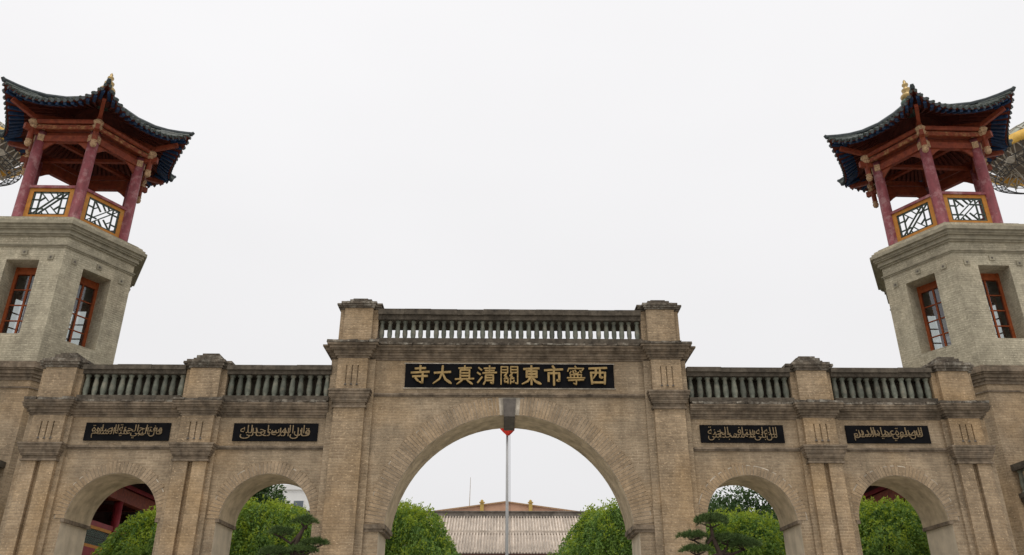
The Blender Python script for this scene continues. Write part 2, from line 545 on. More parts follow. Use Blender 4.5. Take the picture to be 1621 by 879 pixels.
def arch_ring(a, length, nbrick, key=False):
    """mortar bed, rowlock voussoirs one by one, impost blocks"""
    cx, cz, r = a['cx'], a['cz'], a['r']
    t0 = math.asin((a['zs'] - cz) / r) + 0.01
    n = 48
    b = MB()
    ins = [(cx + r * math.cos(t), cz + r * math.sin(t)) for t in [t0 + (PI - 2 * t0) * i / n for i in range(n + 1)]]
    ous = [(cx + (r + length - .05) * math.cos(t), cz + (r + length - .05) * math.sin(t)) for t in [t0 + (PI - 2 * t0) * i / n for i in range(n + 1)]]
    for i in range(n):
        b.prism_y([ins[i], ous[i], ous[i + 1], ins[i + 1]], -0.004, 0.01)
    root = b.obj('arch_ring', 'mortar', gate)
    step = (PI - 2 * t0) / nbrick
    wi, wo = r * step - 0.009, (r + length) * step - 0.013
    mes = []
    for k in range(8):
        l2 = length - random.choice((0, .03, .07, .02))
        d = -0.010 - 0.006 * random.random()
        mes.append(MB().prism_y([(-wi / 2, 0.004), (wi / 2, 0.004), (wo / 2, l2), (-wo / 2, l2)], d, 0.0).mesh('voussoir', 'vous'))
    for k in range(nbrick):
        t = t0 + (k + .5) * step
        if key and abs(t - PI / 2) < 0.075:
            continue
        link('voussoir', random.choice(mes), root, (cx + r * math.cos(t), -0.002, cz + r * math.sin(t)), (0, PI / 2 - t + random.uniform(-.006, .006), 0))
    return root

ring = arch_ring(CA, 0.46, 110, True)
# keystone runs through the whole soffit and hangs a little below it
kz = CA['cz'] + CA['r']
MB().prism_y([(-0.125, kz - 0.05), (0.125, kz - 0.05), (0.15, kz + 0.37), (-0.15, kz + 0.37)], -0.06, TH + 0.03).obj('keystone', 'keystone', ring)
for sgn in (-1, 1):
    im = MB()
    xs = sorted((sgn * 2.66, sgn * 3.13))
    im.box(xs[0], xs[1], -0.05, TH + 0.05, 4.01, 4.10)
    xs = sorted((sgn * 2.70, sgn * 3.128))
    im.box(xs[0], xs[1], -0.028, TH + 0.03, 3.95, 4.01)
    im.obj('impost', 'cornice', ring)
for a in SA:
    ring = arch_ring(a, 0.27, 44)
    for sgn in (-1, 1):
        xs = sorted((a['cx'] + sgn * 0.965, a['cx'] + sgn * 1.05))
        MB().box(xs[0], xs[1], -0.012, TH + 0.02, 4.14, 4.21).obj('impost', 'cornice', ring)

PRJ = 0.18

def pilaster(cx, hw, ztop_cap, zbot_cap, zfrieze, slot, strip_l, strip_r):
    """double-strip pilaster with its backing strip, capital and grooved frieze block"""
    b = MB()
    if slot:
        sw = 0.055
        b.box(cx - hw, cx - sw, -PRJ, 0.001, 0, zbot_cap)
        b.box(cx + sw, cx + hw, -PRJ, 0.001, 0, zbot_cap)
        b.box(cx - sw, cx + sw, -0.07, 0.001, 0, zbot_cap)
    else:
        b.box(cx - hw, cx + hw, -PRJ, 0.001, 0, zbot_cap)
    o = b.obj('pilaster', 'pil', gate)
    st = MB()
    st.box(cx - hw - strip_l, cx - hw, -0.075, 0.001, 0, zfrieze)
    st.box(cx + hw, cx + hw + strip_r, -0.075, 0.001, 0, zfrieze)
    st.obj('backing_strip', 'brick', o)
    # capital: corbelled courses
    c = MB()
    H = ztop_cap - zbot_cap
    for z0, z1, e in ((0, .10, .045), (.10, .16, .01), (.16, .30, .012), (.30, .38, .05), (.38, .52, .065), (.52, .60, .085), (.60, .74, .10), (.74, .90, .118), (.90, 1.0, .135)):
        c.box(cx - hw - e, cx + hw + e, -PRJ - e, -0.0, zbot_cap + z0 * H, zbot_cap + z1 * H)
    c.obj('capital', 'cornice', o)
    f = MB()
    z0, z1 = ztop_cap, zfrieze
    f.box(cx - hw, cx + hw, -PRJ + 0.035, 0.0, z0, z1)
    # raised field cut by three grooves
    gx = [cx - hw] + [cx + hw * k for k in (-.42, -.34, -.04, .04, .34, .42)] + [cx + hw]
    ga, gb = z0 + .16 * (z1 - z0), z0 + .78 * (z1 - z0)
    for i in (0, 2, 4, 6):
        f.box(gx[i], gx[i + 1], -PRJ, -PRJ + 0.035, ga, gb)
    f.box(cx - hw, cx + hw, -PRJ, -PRJ + 0.035, z0, ga)
    f.box(cx - hw, cx + hw, -PRJ, -PRJ + 0.035, gb, z1)
    f.obj('frieze_block', 'pil', o)
    drop = MB()
    for k in (-.38, 0, .38):
        drop.add([(cx + hw * k - .035, -PRJ - .002, ga), (cx + hw * k + .035, -PRJ - .002, ga), (cx + hw * k, -PRJ - .002, ga + .06), (cx + hw * k, -PRJ - .04, ga)], [(0, 1, 3), (1, 2, 3), (2, 0, 3), (0, 2, 1)])
    drop.obj('drop', 'keystone', o)
    return o

MIDX, OUTX = 6.985, 10.285
CPX = 3.625
for s in (-1, 1):
    pilaster(s * CPX, 0.345, 7.03, 6.62, 7.80, False, 0.165, 0.13 if s > 0 else 0.165)
for s in (-1, 1):
    pilaster(s * MIDX, 0.358, 5.79, 5.405, 6.43, True, 0.11, 0.11)
    pilaster(s * OUTX, 0.358, 5.79, 5.405, 6.43, True, 0.11, 0.11)

def layered(name, mat, x0, x1, piers, layers, yb, end_l=True, end_r=True, parent=None):
    """cornice: courses that step out, breaking forward round the piers (lo, hi, extra)"""
    b = MB()
    for z0, z1, e in layers:
        pts = [(x0 - (e if end_l else 0), -e)]
        for lo, hi, ex in piers:
            a, c = lo - e, hi + e
            if a <= pts[0][0] + 1e-6:
                pts = [(pts[0][0], -e - ex)]
            else:
                pts += [(a, -e), (a, -e - ex)]
            if c >= x1 - 0.002 + (e if end_r else 0):
                pts += [(x1 + (e if end_r else 0), -e - ex)]
            else:
                pts += [(c, -e - ex), (c, -e)]
        if pts[-1][0] < x1 + (e if end_r else 0) - 1e-6:
            pts.append((x1 + (e if end_r else 0), -e))
        pts += [(x1 + (e if end_r else 0), yb), (x0 - (e if end_l else 0), yb)]
        b.prism(pts, z0, z1)
    return b.obj(name, mat, parent)

# cornices
LAYC = [(7.80, 7.85, .03), (7.85, 7.90, .07), (7.90, 7.97, .10), (7.97, 8.00, .15), (8.00, 8.07, .19), (8.07, 8.11, .24)]
LAYW = [(6.43, 6.48, .03), (6.48, 6.53, .065), (6.53, 6.60, .10), (6.60, 6.64, .15), (6.64, 6.70, .18), (6.70, 6.735, .20)]
corc = layered('cornice', 'cornice', -4.1, 4.1, [(-3.97, -3.28, PRJ - .02), (3.28, 3.97, PRJ - .02)], LAYC, TH, parent=gate)
corl = layered('cornice', 'cornice', -10.77, -4.105, [(-OUTX - .358, -OUTX + .358, PRJ - .02), (-MIDX - .358, -MIDX + .358, PRJ - .02)], LAYW, TH, True, False, gate)
corr = layered('cornice', 'cornice', 4.105, 10.77, [(MIDX - .358, MIDX + .358, PRJ - .02), (OUTX - .358, OUTX + .358, PRJ - .02)], LAYW, TH, False, True, gate)

# crowning course of single bricks, chipped and uneven
def brick_mesh(l, h, d):
    b = MB()
    j = lambda a: random.uniform(-a, a)
    vs = []
    for zz in (0, h):
        for (xx, yy) in ((-l / 2, 0), (l / 2, 0), (l / 2, d), (-l / 2, d)):
            vs.append((xx + j(.008), yy + (j(.012) if yy == 0 else 0), zz + (j(.010) if zz else j(.003))))
    b.add(vs, [(3, 2, 1, 0), (4, 5, 6, 7), (0, 1, 5, 4), (1, 2, 6, 5), (2, 3, 7, 6), (3, 0, 4, 7)])
    return b.mesh('brick', 'coping')
CBM = [brick_mesh(.245, .055, .30) for _ in range(10)]

def course(parent, segs, z):
    for x0, x1, y in segs:
        n = max(1, round((x1 - x0) / .252))
        st = (x1 - x0) / n
        for i in range(n):
            link('brick', random.choice(CBM), parent, (x0 + (i + .5) * st, y + random.uniform(-.015, .02), z + random.uniform(0, .006)), (0, 0, random.uniform(-.02, .02)), (st / .252, 1, random.uniform(.8, 1.15)))
e = .26
px0, px1 = 3.28 - e, 3.97 + e
course(corc, [(-px1, -px0, -e - PRJ + .02), (-px0, px0, -e), (px0, px1, -e - PRJ + .02)], 8.112)
e = .205
for s, c in ((-1, corl), (1, corr)):
    segs = [(4.14, MIDX - .358 - e, -e), (MIDX - .358 - e, MIDX + .358 + e, -e - PRJ + .02), (MIDX + .358 + e, OUTX - .358 - e, -e), (OUTX - .358 - e, OUTX + .358 + e, -e - PRJ + .02)]
    course(c, [(a, b, y) if s > 0 else (-b, -a, y) for a, b, y in segs], 6.737)

# string courses under the plaques
def string(x0, x1, z):
    b = MB()
    b.box(x0, x1, -.030, .0, z, z + .035)
    b.box(x0, x1, -.055, .0, z + .035, z + .075)
    b.obj('string_course', 'cornice', gate)
string(-3.115, 3.115, 6.93)
for s in (-1, 1):
    for a, b in ((4.13, MIDX - .47), (MIDX + .47, OUTX - .47)):
        string(*(sorted((s * a, s * b))), 5.70)

# piers on top, between the balustrades
def pier(cx, hw, z0, zcap, ztop):
    b = MB()
    b.box(cx - hw, cx + hw, -.17, .62, z0, zcap)
    b.box(cx - hw - .12, cx + hw + .12, -.05, .50, z0, zcap - .004)
    o = b.obj('pier', 'pil', gate)
    c = MB()
    H = ztop - zcap
    for a0, a1, e in ((0, .14, .03), (.14, .30, .06), (.30, .46, .085)):
        c.box(cx - hw - e, cx + hw + e, -.17 - e, .62 + e, zcap + a0 * H, zcap + a1 * H)
        c.box(cx - hw - .12 - e, cx + hw + .12 + e, -.05 - e, .50 + e, zcap + a0 * H + .002, zcap + a1 * H - .004)
    c.obj('pier_cap', 'coping', o)
    for a0, a1, e in ((.46, .64, -.02), (.64, .84, -.075), (.84, 1.0, -.16)):
        k = MB()
        jx = random.uniform(-.015, .015)
        k.box(cx - hw - e + jx, cx + hw + e + jx, -.15 - e * .8, .60 + e * .8, zcap + a0 * H, zcap + a1 * H)
        k.obj('cap_step', 'coping', o)
    return o
for s in (-1, 1):
    pier(s * 3.585, .335, 8.165, 9.06, 9.37)
    pier(s * MIDX, .352, 6.79, 7.55, 7.95)
    pier(s * OUTX, .352, 6.79, 7.55, 7.95)

# balustrades
def baluster_mesh(h, r):
    pr = [(1.28, 0), (1.28, .06), (1.0, .07), (.86, .11), (1.12, .24), (1.18, .36), (1.04, .60), (.80, .84), (.76, .89), (1.1, .91), (1.18, .96), (1.18, 1.0)]
    return MB().lathe([(r * a, h * b) for a, b in pr], 10).mesh('baluster', 'baluster', True)

def balustrade(x0, x1, zp, zb, zr, zt, n, r, blind=False):
    root = MB().box(x0, x1, -.16, .42, zp, zb).obj('balustrade', 'rail', gate)
    b = MB()
    L = x1 - x0
    k = max(2, int(L / .62))
    for i in range(k):
        a, c = x0 + L * i / k, x0 + L * (i + 1) / k
        jz = random.uniform(-.006, .006)
        b.box(a + .001, c - .001, -.10, .62, zr, zr + (zt - zr) * .45 + jz)
        b.box(a + .001, c - .001, -.16 + random.uniform(-.012, .012), .66, zr + (zt - zr) * .45 + jz, zt + jz)
    b.box(x0, x1, -.06, .55, zr + .02, zt - .03)
    b.obj('rail', 'rail', root)
    me = baluster_mesh(zr - zb, r)
    for i in range(n):
        xx = x0 + L * (i + .5) / n
        link('baluster', me, root, (xx + random.uniform(-.006, .006), .03 + random.uniform(-.01, .01), zb), (random.uniform(-.015, .015), random.uniform(-.02, .02), random.random() * 6), (random.uniform(.95, 1.06),) * 2 + (1,))
    if blind:
        MB().box(x0, x1, .36, .46, zb - .05, zr).obj('back_wall', 'rail', root)
    return root
balustrade(-3.13, 3.13, 8.17, 8.31, 8.80, 9.05, 34, .051)
for s in (-1, 1):
    for a, b, n in ((4.11, MIDX - .475, 12), (MIDX + .475, OUTX - .475, 12)):
        lo, hi = sorted((s * a, s * b))
        balustrade(lo, hi, 6.79, 6.90, 7.43, 7.63, n, .058, True)

# ------------------------------------------------------------------ towers
HS = 2.08  # hexagon radius = side

def hexp(r, z=None, rot=0):
    return [(r * math.cos(R(60 * k) + rot), r * math.sin(R(60 * k) + rot)) for k in range(6)]

def face_frame(k, r):
    """face between corners k and k+1: origin at middle, tangent, outward normal"""
    a, b = Vector(hexp(r)[k] + (0,)), Vector(hexp(r)[(k + 1) % 6] + (0,))
    mid = (a + b) / 2
    return mid, (b - a).normalized(), mid.normalized()

def make_tower(label):
    T = thing('hexagonal_tower', label, 'tower')
    z0, z1, wz0, wz1, ww = 8.2, 11.75, 8.97, 11.06, .43
    lo = MB()
    lo.prism(hexp(2.10), 0, 7.72)
    lo.obj('lower_shaft', 'brick', T)
    # upper shaft with real window openings
    b = MB()
    inn = MB()
    dep = .60
    for k in range(6):
        mid, t, n = face_frame(k, HS)
        h = HS / 2
        P = lambda u, z, d=0: tuple(mid + t * u - n * d + Vector((0, 0, z)))
        vs = [P(-h, z0), P(h, z0), P(h, z1), P(-h, z1), P(-ww, wz0), P(ww, wz0), P(ww, wz1), P(-ww, wz1),
              P(-ww, wz0, dep), P(ww, wz0, dep), P(ww, wz1, dep), P(-ww, wz1, dep)]
        b.add(vs, [(0, 1, 5, 4), (1, 2, 6, 5), (2, 3, 7, 6), (3, 0, 4, 7), (4, 5, 9, 8), (5, 6, 10, 9), (6, 7, 11, 10), (7, 4, 8, 11)])
        # inner skin of the hollow shaft
        hi_ = (HS - dep / .866) / 2
        vs = [P(-hi_, z0, dep), P(hi_, z0, dep), P(hi_, z1, dep), P(-hi_, z1, dep), P(-ww, wz0, dep), P(ww, wz0, dep), P(ww, wz1, dep), P(-ww, wz1, dep)]
        inn.add(vs, [(4, 5, 1, 0), (5, 6, 2, 1), (6, 7, 3, 2), (7, 4, 0, 3)])
    sh = b.obj('upper_shaft', 'tower', T)
    inn.obj('inner_wall', 'inner', sh)
    MB().prism(hexp(2.0), 8.10, 8.22).obj('floor_slab', 'inner', sh)
    # windows
    for k in range(6):
        mid, t, n = face_frame(k, HS)
        P = lambda u, z, d: mid + t * u - n * d + Vector((0, 0, z))
        d0 = .54
        f = MB()
        fw_ = .075
        for u in (-ww + fw_ / 2, ww - fw_ / 2):
            f.obox(P(u, wz0, d0), P(u, wz1, d0), fw_, .09, tuple(n))
        f.obox(P(-ww + fw_, wz0 + .05, d0), P(ww - fw_, wz0 + .05, d0), .09, .10, (0, 0, 1))
        f.obox(P(-ww + fw_, wz1 - .16, d0), P(ww - fw_, wz1 - .16, d0), .09, .10, (0, 0, 1))
        f.obox(P(-ww + fw_, wz1 - .055, d0), P(ww - fw_, wz1 - .055, d0), .05, .11, (0, 0, 1))
        W = f.obj('window', 'frame', T)
        mm = MB()
        mm.obox(P(0, wz0 + .1, d0), P(0, wz1 - .21, d0), .05, .05, tuple(n))
        mm.obj('muntin', 'frame', W)
        zz = [wz0 + .1 + (wz1 - .21 - wz0 - .1) * q / 4 for q in range(5)]
        for q in (1, 2, 3):
            m2 = MB()
            m2.obox(P(-ww + fw_, zz[q], d0 - .003), P(ww - fw_, zz[q], d0 - .003), .035, .03, (0, 0, 1))
            m2.obj('muntin', 'frame', W)
        for side in (-1, 1):
            for q in range(4):
                u0, u1 = (-ww + fw_, -.025) if side < 0 else (.025, ww - fw_)
                a, c = zz[q] + .012, zz[q + 1] - .012
                MB().add([tuple(P(u0, a, d0)), tuple(P(u1, a, d0)), tuple(P(u1, c, d0)), tuple(P(u0, c, d0))], [(0, 1, 2, 3)]).obj('pane', 'glass', W)
        # square rosettes round the window head, with a boss
        for u, z in ((0, 11.27), (-.72, 11.13), (.72, 11.13)):
            p = P(u, z, -.012)
            rr = MB()
            rr.obox(p - Vector((0, 0, .075)), p + Vector((0, 0, .075)), .15, .03, tuple(n))
            rr.obj('rosette', 'tcornice', T)
            p = P(u, z, -.03)
            rb = MB()
            rb.obox(p - Vector((0, 0, .02)), p + Vector((0, 0, .02)), .04, .03, tuple(n))
            rb.obj('boss', 'keystone', T.children[-1])
        p = P(0, 7.22, -.035)
        rr = MB()
        ring_pts = []
        rr.tube([tuple(p + n * .01), tuple(p - n * .05)], [.17, .20], 12)
        rr.obj('medallion', 'tcornice', T)
    mc = MB()
    for za, zb, r in ((7.52, 7.56, 2.14), (7.72, 7.80, 2.14), (7.80, 7.87, 2.19), (7.87, 7.96, 2.24), (7.96, 8.00, 2.30), (8.00, 8.10, 2.34), (8.10, 8.16, 2.26), (8.16, 8.21, 2.16)):
        mc.prism(hexp(r), za, zb)
    mc.obj('middle_cornice', 'cornice', T)
    tcn = MB()
    for za, zb, r in ((11.43, 11.47, 2.115), (11.47, 11.505, 2.15), (11.75, 11.80, 2.14), (11.80, 11.84, 2.20), (11.84, 11.92, 2.18), (11.92, 11.96, 2.26), (11.96, 12.03, 2.30), (12.03, 12.12, 2.38)):
        tcn.prism(hexp(r), za, zb)
    tcn.obj('top_cornice', 'tcornice', T)
    for za, zb, r in ((12.12, 12.20, 2.31), (12.20, 12.28, 2.22), (12.28, 12.36, 2.08)):
        MB().prism(hexp(r), za, zb).obj('top_step', 'tower', T)
    # small balcony low on the front face
    fy = -2.10 * .866
    bal = MB().box(-.95, .95, fy - .62, fy, 4.92, 5.02).box(-.92, .92, fy - .56, fy, 4.82, 4.92).box(-.88, .88, fy - .50, fy, 4.70, 4.82).obj('balcony', 'rail', T)
    MB().box(-.97, .97, fy - .64, fy - .40, 5.55, 5.70).box(-.97, -.73, fy - .40, fy, 5.55, 5.70).box(.73, .97, fy - .40, fy, 5.55, 5.70).obj('balcony_rail', 'rail', bal)
    me = baluster_mesh(.53, .055)
    for i in range(8):
        link('baluster', me, bal, (-.84 + 1.68 * i / 7, fy - .52, 5.02))
    for sx_ in (-1, 1):
        for q in (.12, .34):
            link('baluster', me, bal, (sx_ * .85, fy - q, 5.02))
    return T

def make_pavilion(label):
    """six posts, lattice railings, beams, upturned hexagonal roof; origin on the tower axis at z = 0"""
    V = thing('roof_pavilion', label, 'pavilion')
    RC = 1.55
    ZB = 12.36
    me = MB().lathe([(.20, 0), (.20, .10), (.155, .14), (.155, 1.2), (.148, 2.2), (.142, 3.05)], 14).mesh('column', 'column', True)
    for k in range(6):
        x, y = hexp(RC)[k]
        link('column', me, V, (x, y, ZB))
    for k in range(6):
        mid, t, n = face_frame(k, RC)
        P = lambda u, z, d=0: mid + t * u - n * d + Vector((0, 0, z))
        h = RC / 2 - .13
        f = MB()
        za, zb = ZB + .10, 13.50
        fw_ = .14
        for u in (-h + fw_ / 2, h - fw_ / 2):
            f.obox(P(u, za), P(u, zb), fw_, .07, tuple(n))
        f.obox(P(-h + fw_, za + .10), P(h - fw_, za + .10), .07, .20)
        f.obox(P(-h + fw_, zb - .05), P(h - fw_, zb - .05), .07, .10)
        rl = f.obj('railing', 'orange', V)
        c = MB()
        c.obox(P(-h, zb + .04), P(h, zb + .04), .17, .08)
        c.obj('cap_rail', 'column', rl)
        u0, u1, v0, v1 = -h + fw_, h - fw_, za + .20, zb - .10
        U = lambda a: u0 + (u1 - u0) * a
        Z = lambda a: v0 + (v1 - v0) * a
        bars = [(0.03, 0, .03, 1), (.97, 0, .97, 1), (0, .03, 1, .03), (0, .97, 1, .97),
                (.20, 0, .20, 1), (.80, 0, .80, 1), (0, .27, .36, .27), (.64, .73, 1, .73), (0, .66, .20, .66), (.80, .30, 1, .30),
                (.06, .02, .80, .98), (.22, .02, .96, .98), (.20, .98, .44, .62), (.56, .36, .80, .02), (.44, .98, .58, .74), (.42, .26, .56, .02), (.34, .76, .20, .60), (.66, .24, .80, .40), (.62, .98, .68, .84), (.32, .16, .38, .02)]
        for (a0, b0, a1, b1) in bars:
            l = MB()
            l.obox(P(U(a0), Z(b0)), P(U(a1), Z(b1)), .034, .04, tuple(n))
            l.obj('lattice_bar', 'lattice', rl)
        # beams between the posts
        for z, hh, dd, rr_ in ((15.17, .20, .15, RC), (15.52, .16, .17, RC + .05), (15.34, .12, .06, RC - .02)):
            mid2, t2, n2 = face_frame(k, rr_)
            q = MB()
            L = rr_ / 2 + (.10 if hh != .12 else -.1)
            q.obox(mid2 - t2 * L + Vector((0, 0, z)), mid2 + t2 * L + Vector((0, 0, z)), dd, hh)
            bo = q.obj('beam', 'beam', V)
            if hh != .12:
                for sg in (-1, 1):
                    c0 = mid2 + t2 * sg * L + Vector((0, 0, z))
                    MB().obox(c0, c0 + t2 * sg * .05, dd * 1.08, hh * 1.08).obj('beam_end', 'cream', bo)
        # purlin further out, carried by the hanging posts
        mid2, t2, n2 = face_frame(k, 1.86)
        q = MB()
        q.tube([tuple(mid2 - t2 * .95 + Vector((0, 0, 15.62))), tuple(mid2 + t2 * .95 + Vector((0, 0, 15.62)))], .075, 8)
        q.obj('purlin', 'beam', V)
        mid2, t2, n2 = face_frame(k, 1.83)
        q = MB()
        q.obox(mid2 - t2 * .85 + Vector((0, 0, 15.44)), mid2 + t2 * .85 + Vector((0, 0, 15.44)), .05, .13)
        q.obj('carved_board', 'painted', V)
        # angle brace under the lower beam
        for sg in (-1, 1):
            a = mid + t * sg * (RC / 2 - .14)
            br = MB()
            br.add([tuple(a + Vector((0, 0, 15.07))), tuple(a - t * sg * .34 + Vector((0, 0, 15.07))), tuple(a - t * sg * .2 + Vector((0, 0, 14.98))), tuple(a + Vector((0, 0, 14.80)))], [(0, 1, 2, 3)])
            vs = br.v[:]
            br = MB().add([tuple(Vector(p) + n * .02) for p in vs] + [tuple(Vector(p) - n * .02) for p in vs], [(0, 1, 2, 3), (7, 6, 5, 4), (0, 4, 5, 1), (1, 5, 6, 2), (2, 6, 7, 3), (3, 7, 4, 0)])
            br.obj('bracket', 'beam', V)
    for k in range(6):
        d = Vector((math.cos(R(60 * k)), math.sin(R(60 * k)), 0))
        # hanging post with carved bud and a carved arm back to the column
        hp = MB().lathe([(.075, 14.98), (.075, 15.75)], 10, (d.x * 1.86, d.y * 1.86, 0)).obj('hanging_post', 'beam', V)
        MB().lathe([(.02, 14.76), (.075, 14.80), (.095, 14.88), (.07, 14.95), (.09, 14.98)], 10, (d.x * 1.86, d.y * 1.86, 0)).obj('carved_bud', 'cream', hp)
        MB().lathe([(.10, 15.38), (.14, 15.44), (.10, 15.50), (.15, 15.60), (.11, 15.66)], 8, (d.x * 1.86, d.y * 1.86, 0)).obj('carved_bracket', 'cream', hp)
        ar = MB()
        ar.obox(d * 1.50 + Vector((0, 0, 15.35)), d * 2.08 + Vector((0, 0, 15.35)), .11, .18)
        ar.obj('arm', 'beam', V)
        ar = MB()
        ar.obox(d * 0.20 + Vector((0, 0, 16.55)), d * 1.86 + Vector((0, 0, 15.75)), .12, .17)
        ar.obox(d * 1.86 + Vector((0, 0, 15.75)), d * 2.60 + Vector((0, 0, 15.93)), .10, .13)
        ar.obj('hip_rafter', 'beam', V)
    # tie beams across the inside
    for k in range(3):
        d = Vector((math.cos(R(60 * k)), math.sin(R(60 * k)), 0))
        MB().obox(d * -1.5 + Vector((0, 0, 15.30 + .11 * k)), d * 1.5 + Vector((0, 0, 15.30 + .11 * k)), .12, .10).obj('tie_beam', 'beam', V)
    # roof: eave line lifted and pushed out at the corners
    def eave(k, s):
        """s in [-1, 1] along side k -> (x, y, z) of the eave edge"""
        c0, c1 = Vector(hexp(2.93)[k] + (0,)), Vector(hexp(2.93)[(k + 1) % 6] + (0,))
        p = c0.lerp(c1, (s + 1) / 2)
        a = abs(s)
        dent = .22 * (1 - a ** 2.2)
        n = ((c0 + c1) / 2).normalized()
        p = p - n * dent
        z = 15.84 + .44 * a ** 3.0
        return Vector((p.x, p.y, z))
    def surf(k, s, q, off=0):
        """q = 0 at the eave, 1 at the apex"""
        e_ = eave(k, s)
        x, y = e_.x * (1 - q), e_.y * (1 - q)
        zr = 15.84 + 1.55 * q + .35 * (q ** 2) - .25 * math.sin(PI * q) * .6
        z = zr + (e_.z - 15.84) * (1 - q) ** 2.2 + off
        return Vector((x, y, z))
    NS, NQ = 12, 9
    roof = MB()
    under = MB()
    for k in range(6):
        for o_, mbx, flip, qmin in ((.03, roof, False, 0), (-.04, under, True, 0.0)):
            base = len(mbx.v)
            for j in range(NQ + 1):
                for i in range(NS + 1):
                    mbx.v.append(tuple(surf(k, -1 + 2 * i / NS, j / NQ * .985, o_)))
            for j in range(NQ):
                for i in range(NS):
                    q = (base + j * (NS + 1) + i, base + j * (NS + 1) + i + 1, base + (j + 1) * (NS + 1) + i + 1, base + (j + 1) * (NS + 1) + i)
                    mbx.f.append(q[::-1] if flip else q)
    rf = roof.obj('roof', 'tile', V, True)
    under.obj('soffit', 'soffit', rf, True)
    # eave fascia board
    fb = MB()
    for k in range(6):
        for i in range(NS):
            a, c = -1 + 2 * i / NS, -1 + 2 * (i + 1) / NS
            p, q = surf(k, a, .0, -.045), surf(k, c, .0, -.045)
            p2, q2 = surf(k, a, .0, .035), surf(k, c, .0, .035)
            p3, q3 = surf(k, a, .02, -.05), surf(k, c, .02, -.05)
            fb.add([tuple(p), tuple(q), tuple(q2), tuple(p2)], [(0, 1, 2, 3)])
    fb.obj('fascia', 'soffit', rf)
    # painted rafters under the outer eave, tile ends on top of it
    NRF = 13
    for k in range(6):
        for i in range(NRF):
            s = -1 + 2 * (i + .5) / NRF
            s2 = s * .93
            a, c = surf(k, s, .025, -.085), surf(k, s2, .17, -.075)
            MB().obox(a, c, .085, .075).obj('rafter', 'blue', rf)
            a, c = surf(k, s2, .175, -.09), surf(k, s2 * .95, .50, -.09)
            MB().obox(a, c, .075, .07).obj('inner_rafter', 'soffit', rf)
        NT = 17
        for i in range(NT):
            s = -1 + 2 * (i + .5) / NT
            pts = [surf(k, s, -.02, .04), surf(k, s, .12, .04), surf(k, s, .3, .04)]
            MB().tube([tuple(p) for p in pts], .05, 7).obj('tile_roll', 'tile', rf)
            # drip tile between two rolls
            if i < NT - 1:
                s3 = s + 1 / NT
                p = surf(k, s3, -.018, -.005)
                n = Vector((p.x, p.y, 0)).normalized()
                t = Vector((-n.y, n.x, 0))
                vs = [p - t * .06 + Vector((0, 0, .035)), p + t * .06 + Vector((0, 0, .035)), p + t * .05 - Vector((0, 0, .03)), p - Vector((0, 0, .075)), p - t * .05 - Vector((0, 0, .03))]
                vs2 = [v - n * .02 for v in vs]
                MB().add([tuple(v) for v in vs + vs2], [(4, 3, 2, 1, 0), (5, 6, 7, 8, 9)] + [(i_, (i_ + 1) % 5, 5 + (i_ + 1) % 5, 5 + i_) for i_ in range(5)]).obj('drip_tile', 'ridge', rf)
        # hip ridge
        pts = [surf(k, -1, q, .07) for q in (.97, .8, .6, .4, .25, .12, .04, -.01)]
        tip = surf(k, -1, -.03, .13)
        MB().tube([tuple(p) for p in pts] + [tuple(tip)], [.08] * 6 + [.075, .07, .045], 8).obj('hip_ridge', 'ridge', rf)
    # finial
    fin = MB().lathe([(0.289, 17.38), (0.306, 17.54), (0.187, 17.60), (0.170, 17.68), (0.255, 17.74), (0.255, 17.82), (0.119, 17.88)], 14).obj('finial_base', 'finial2', rf, True)
    MB().lathe([(0.119, 17.86), (0.212, 17.94), (0.230, 18.02), (0.170, 18.10), (0.093, 18.14), (0.145, 18.22), (0.153, 18.28), (0.085, 18.34), (0.060, 18.40), (0.102, 18.46), (0.093, 18.51), (0.043, 18.56), (0.051, 18.61), (0.017, 18.68)], 14).obj('finial', 'finial', rf, True)
    return V

TXL, TXR, TY = -12.91, 12.955, 3.2
tl = make_tower('left grey-green brick hexagonal tower with red-framed windows, beside the gateway')
tr_ = copy_tree(tl)
tl.location = (TXL, TY, 0)
tl.rotation_euler = (0, 0, R(.5))
tr_.location = (TXR, TY, 0)
tr_.rotation_euler = (0, 0, R(1.5))
tr_['label'] = 'right grey-green brick hexagonal tower with red-framed windows, beside the gateway'
pl = make_pavilion('red pavilion with upturned dark tiled roof on top of the left tower')
pr_ = copy_tree(pl)
pl.location = (TXL, TY, 0)
pl.rotation_euler = (0, 0, R(.5))
pr_.location = (TXR, TY, 0)
pr_.rotation_euler = (0, 0, R(1.5))
pr_['label'] = 'red pavilion with upturned dark tiled roof on top of the right tower'
for o in (tl, tr_):
    o['group'] = 'hexagonal towers flanking the gateway'
for o in (pl, pr_):
    o['group'] = 'pavilions on the towers'

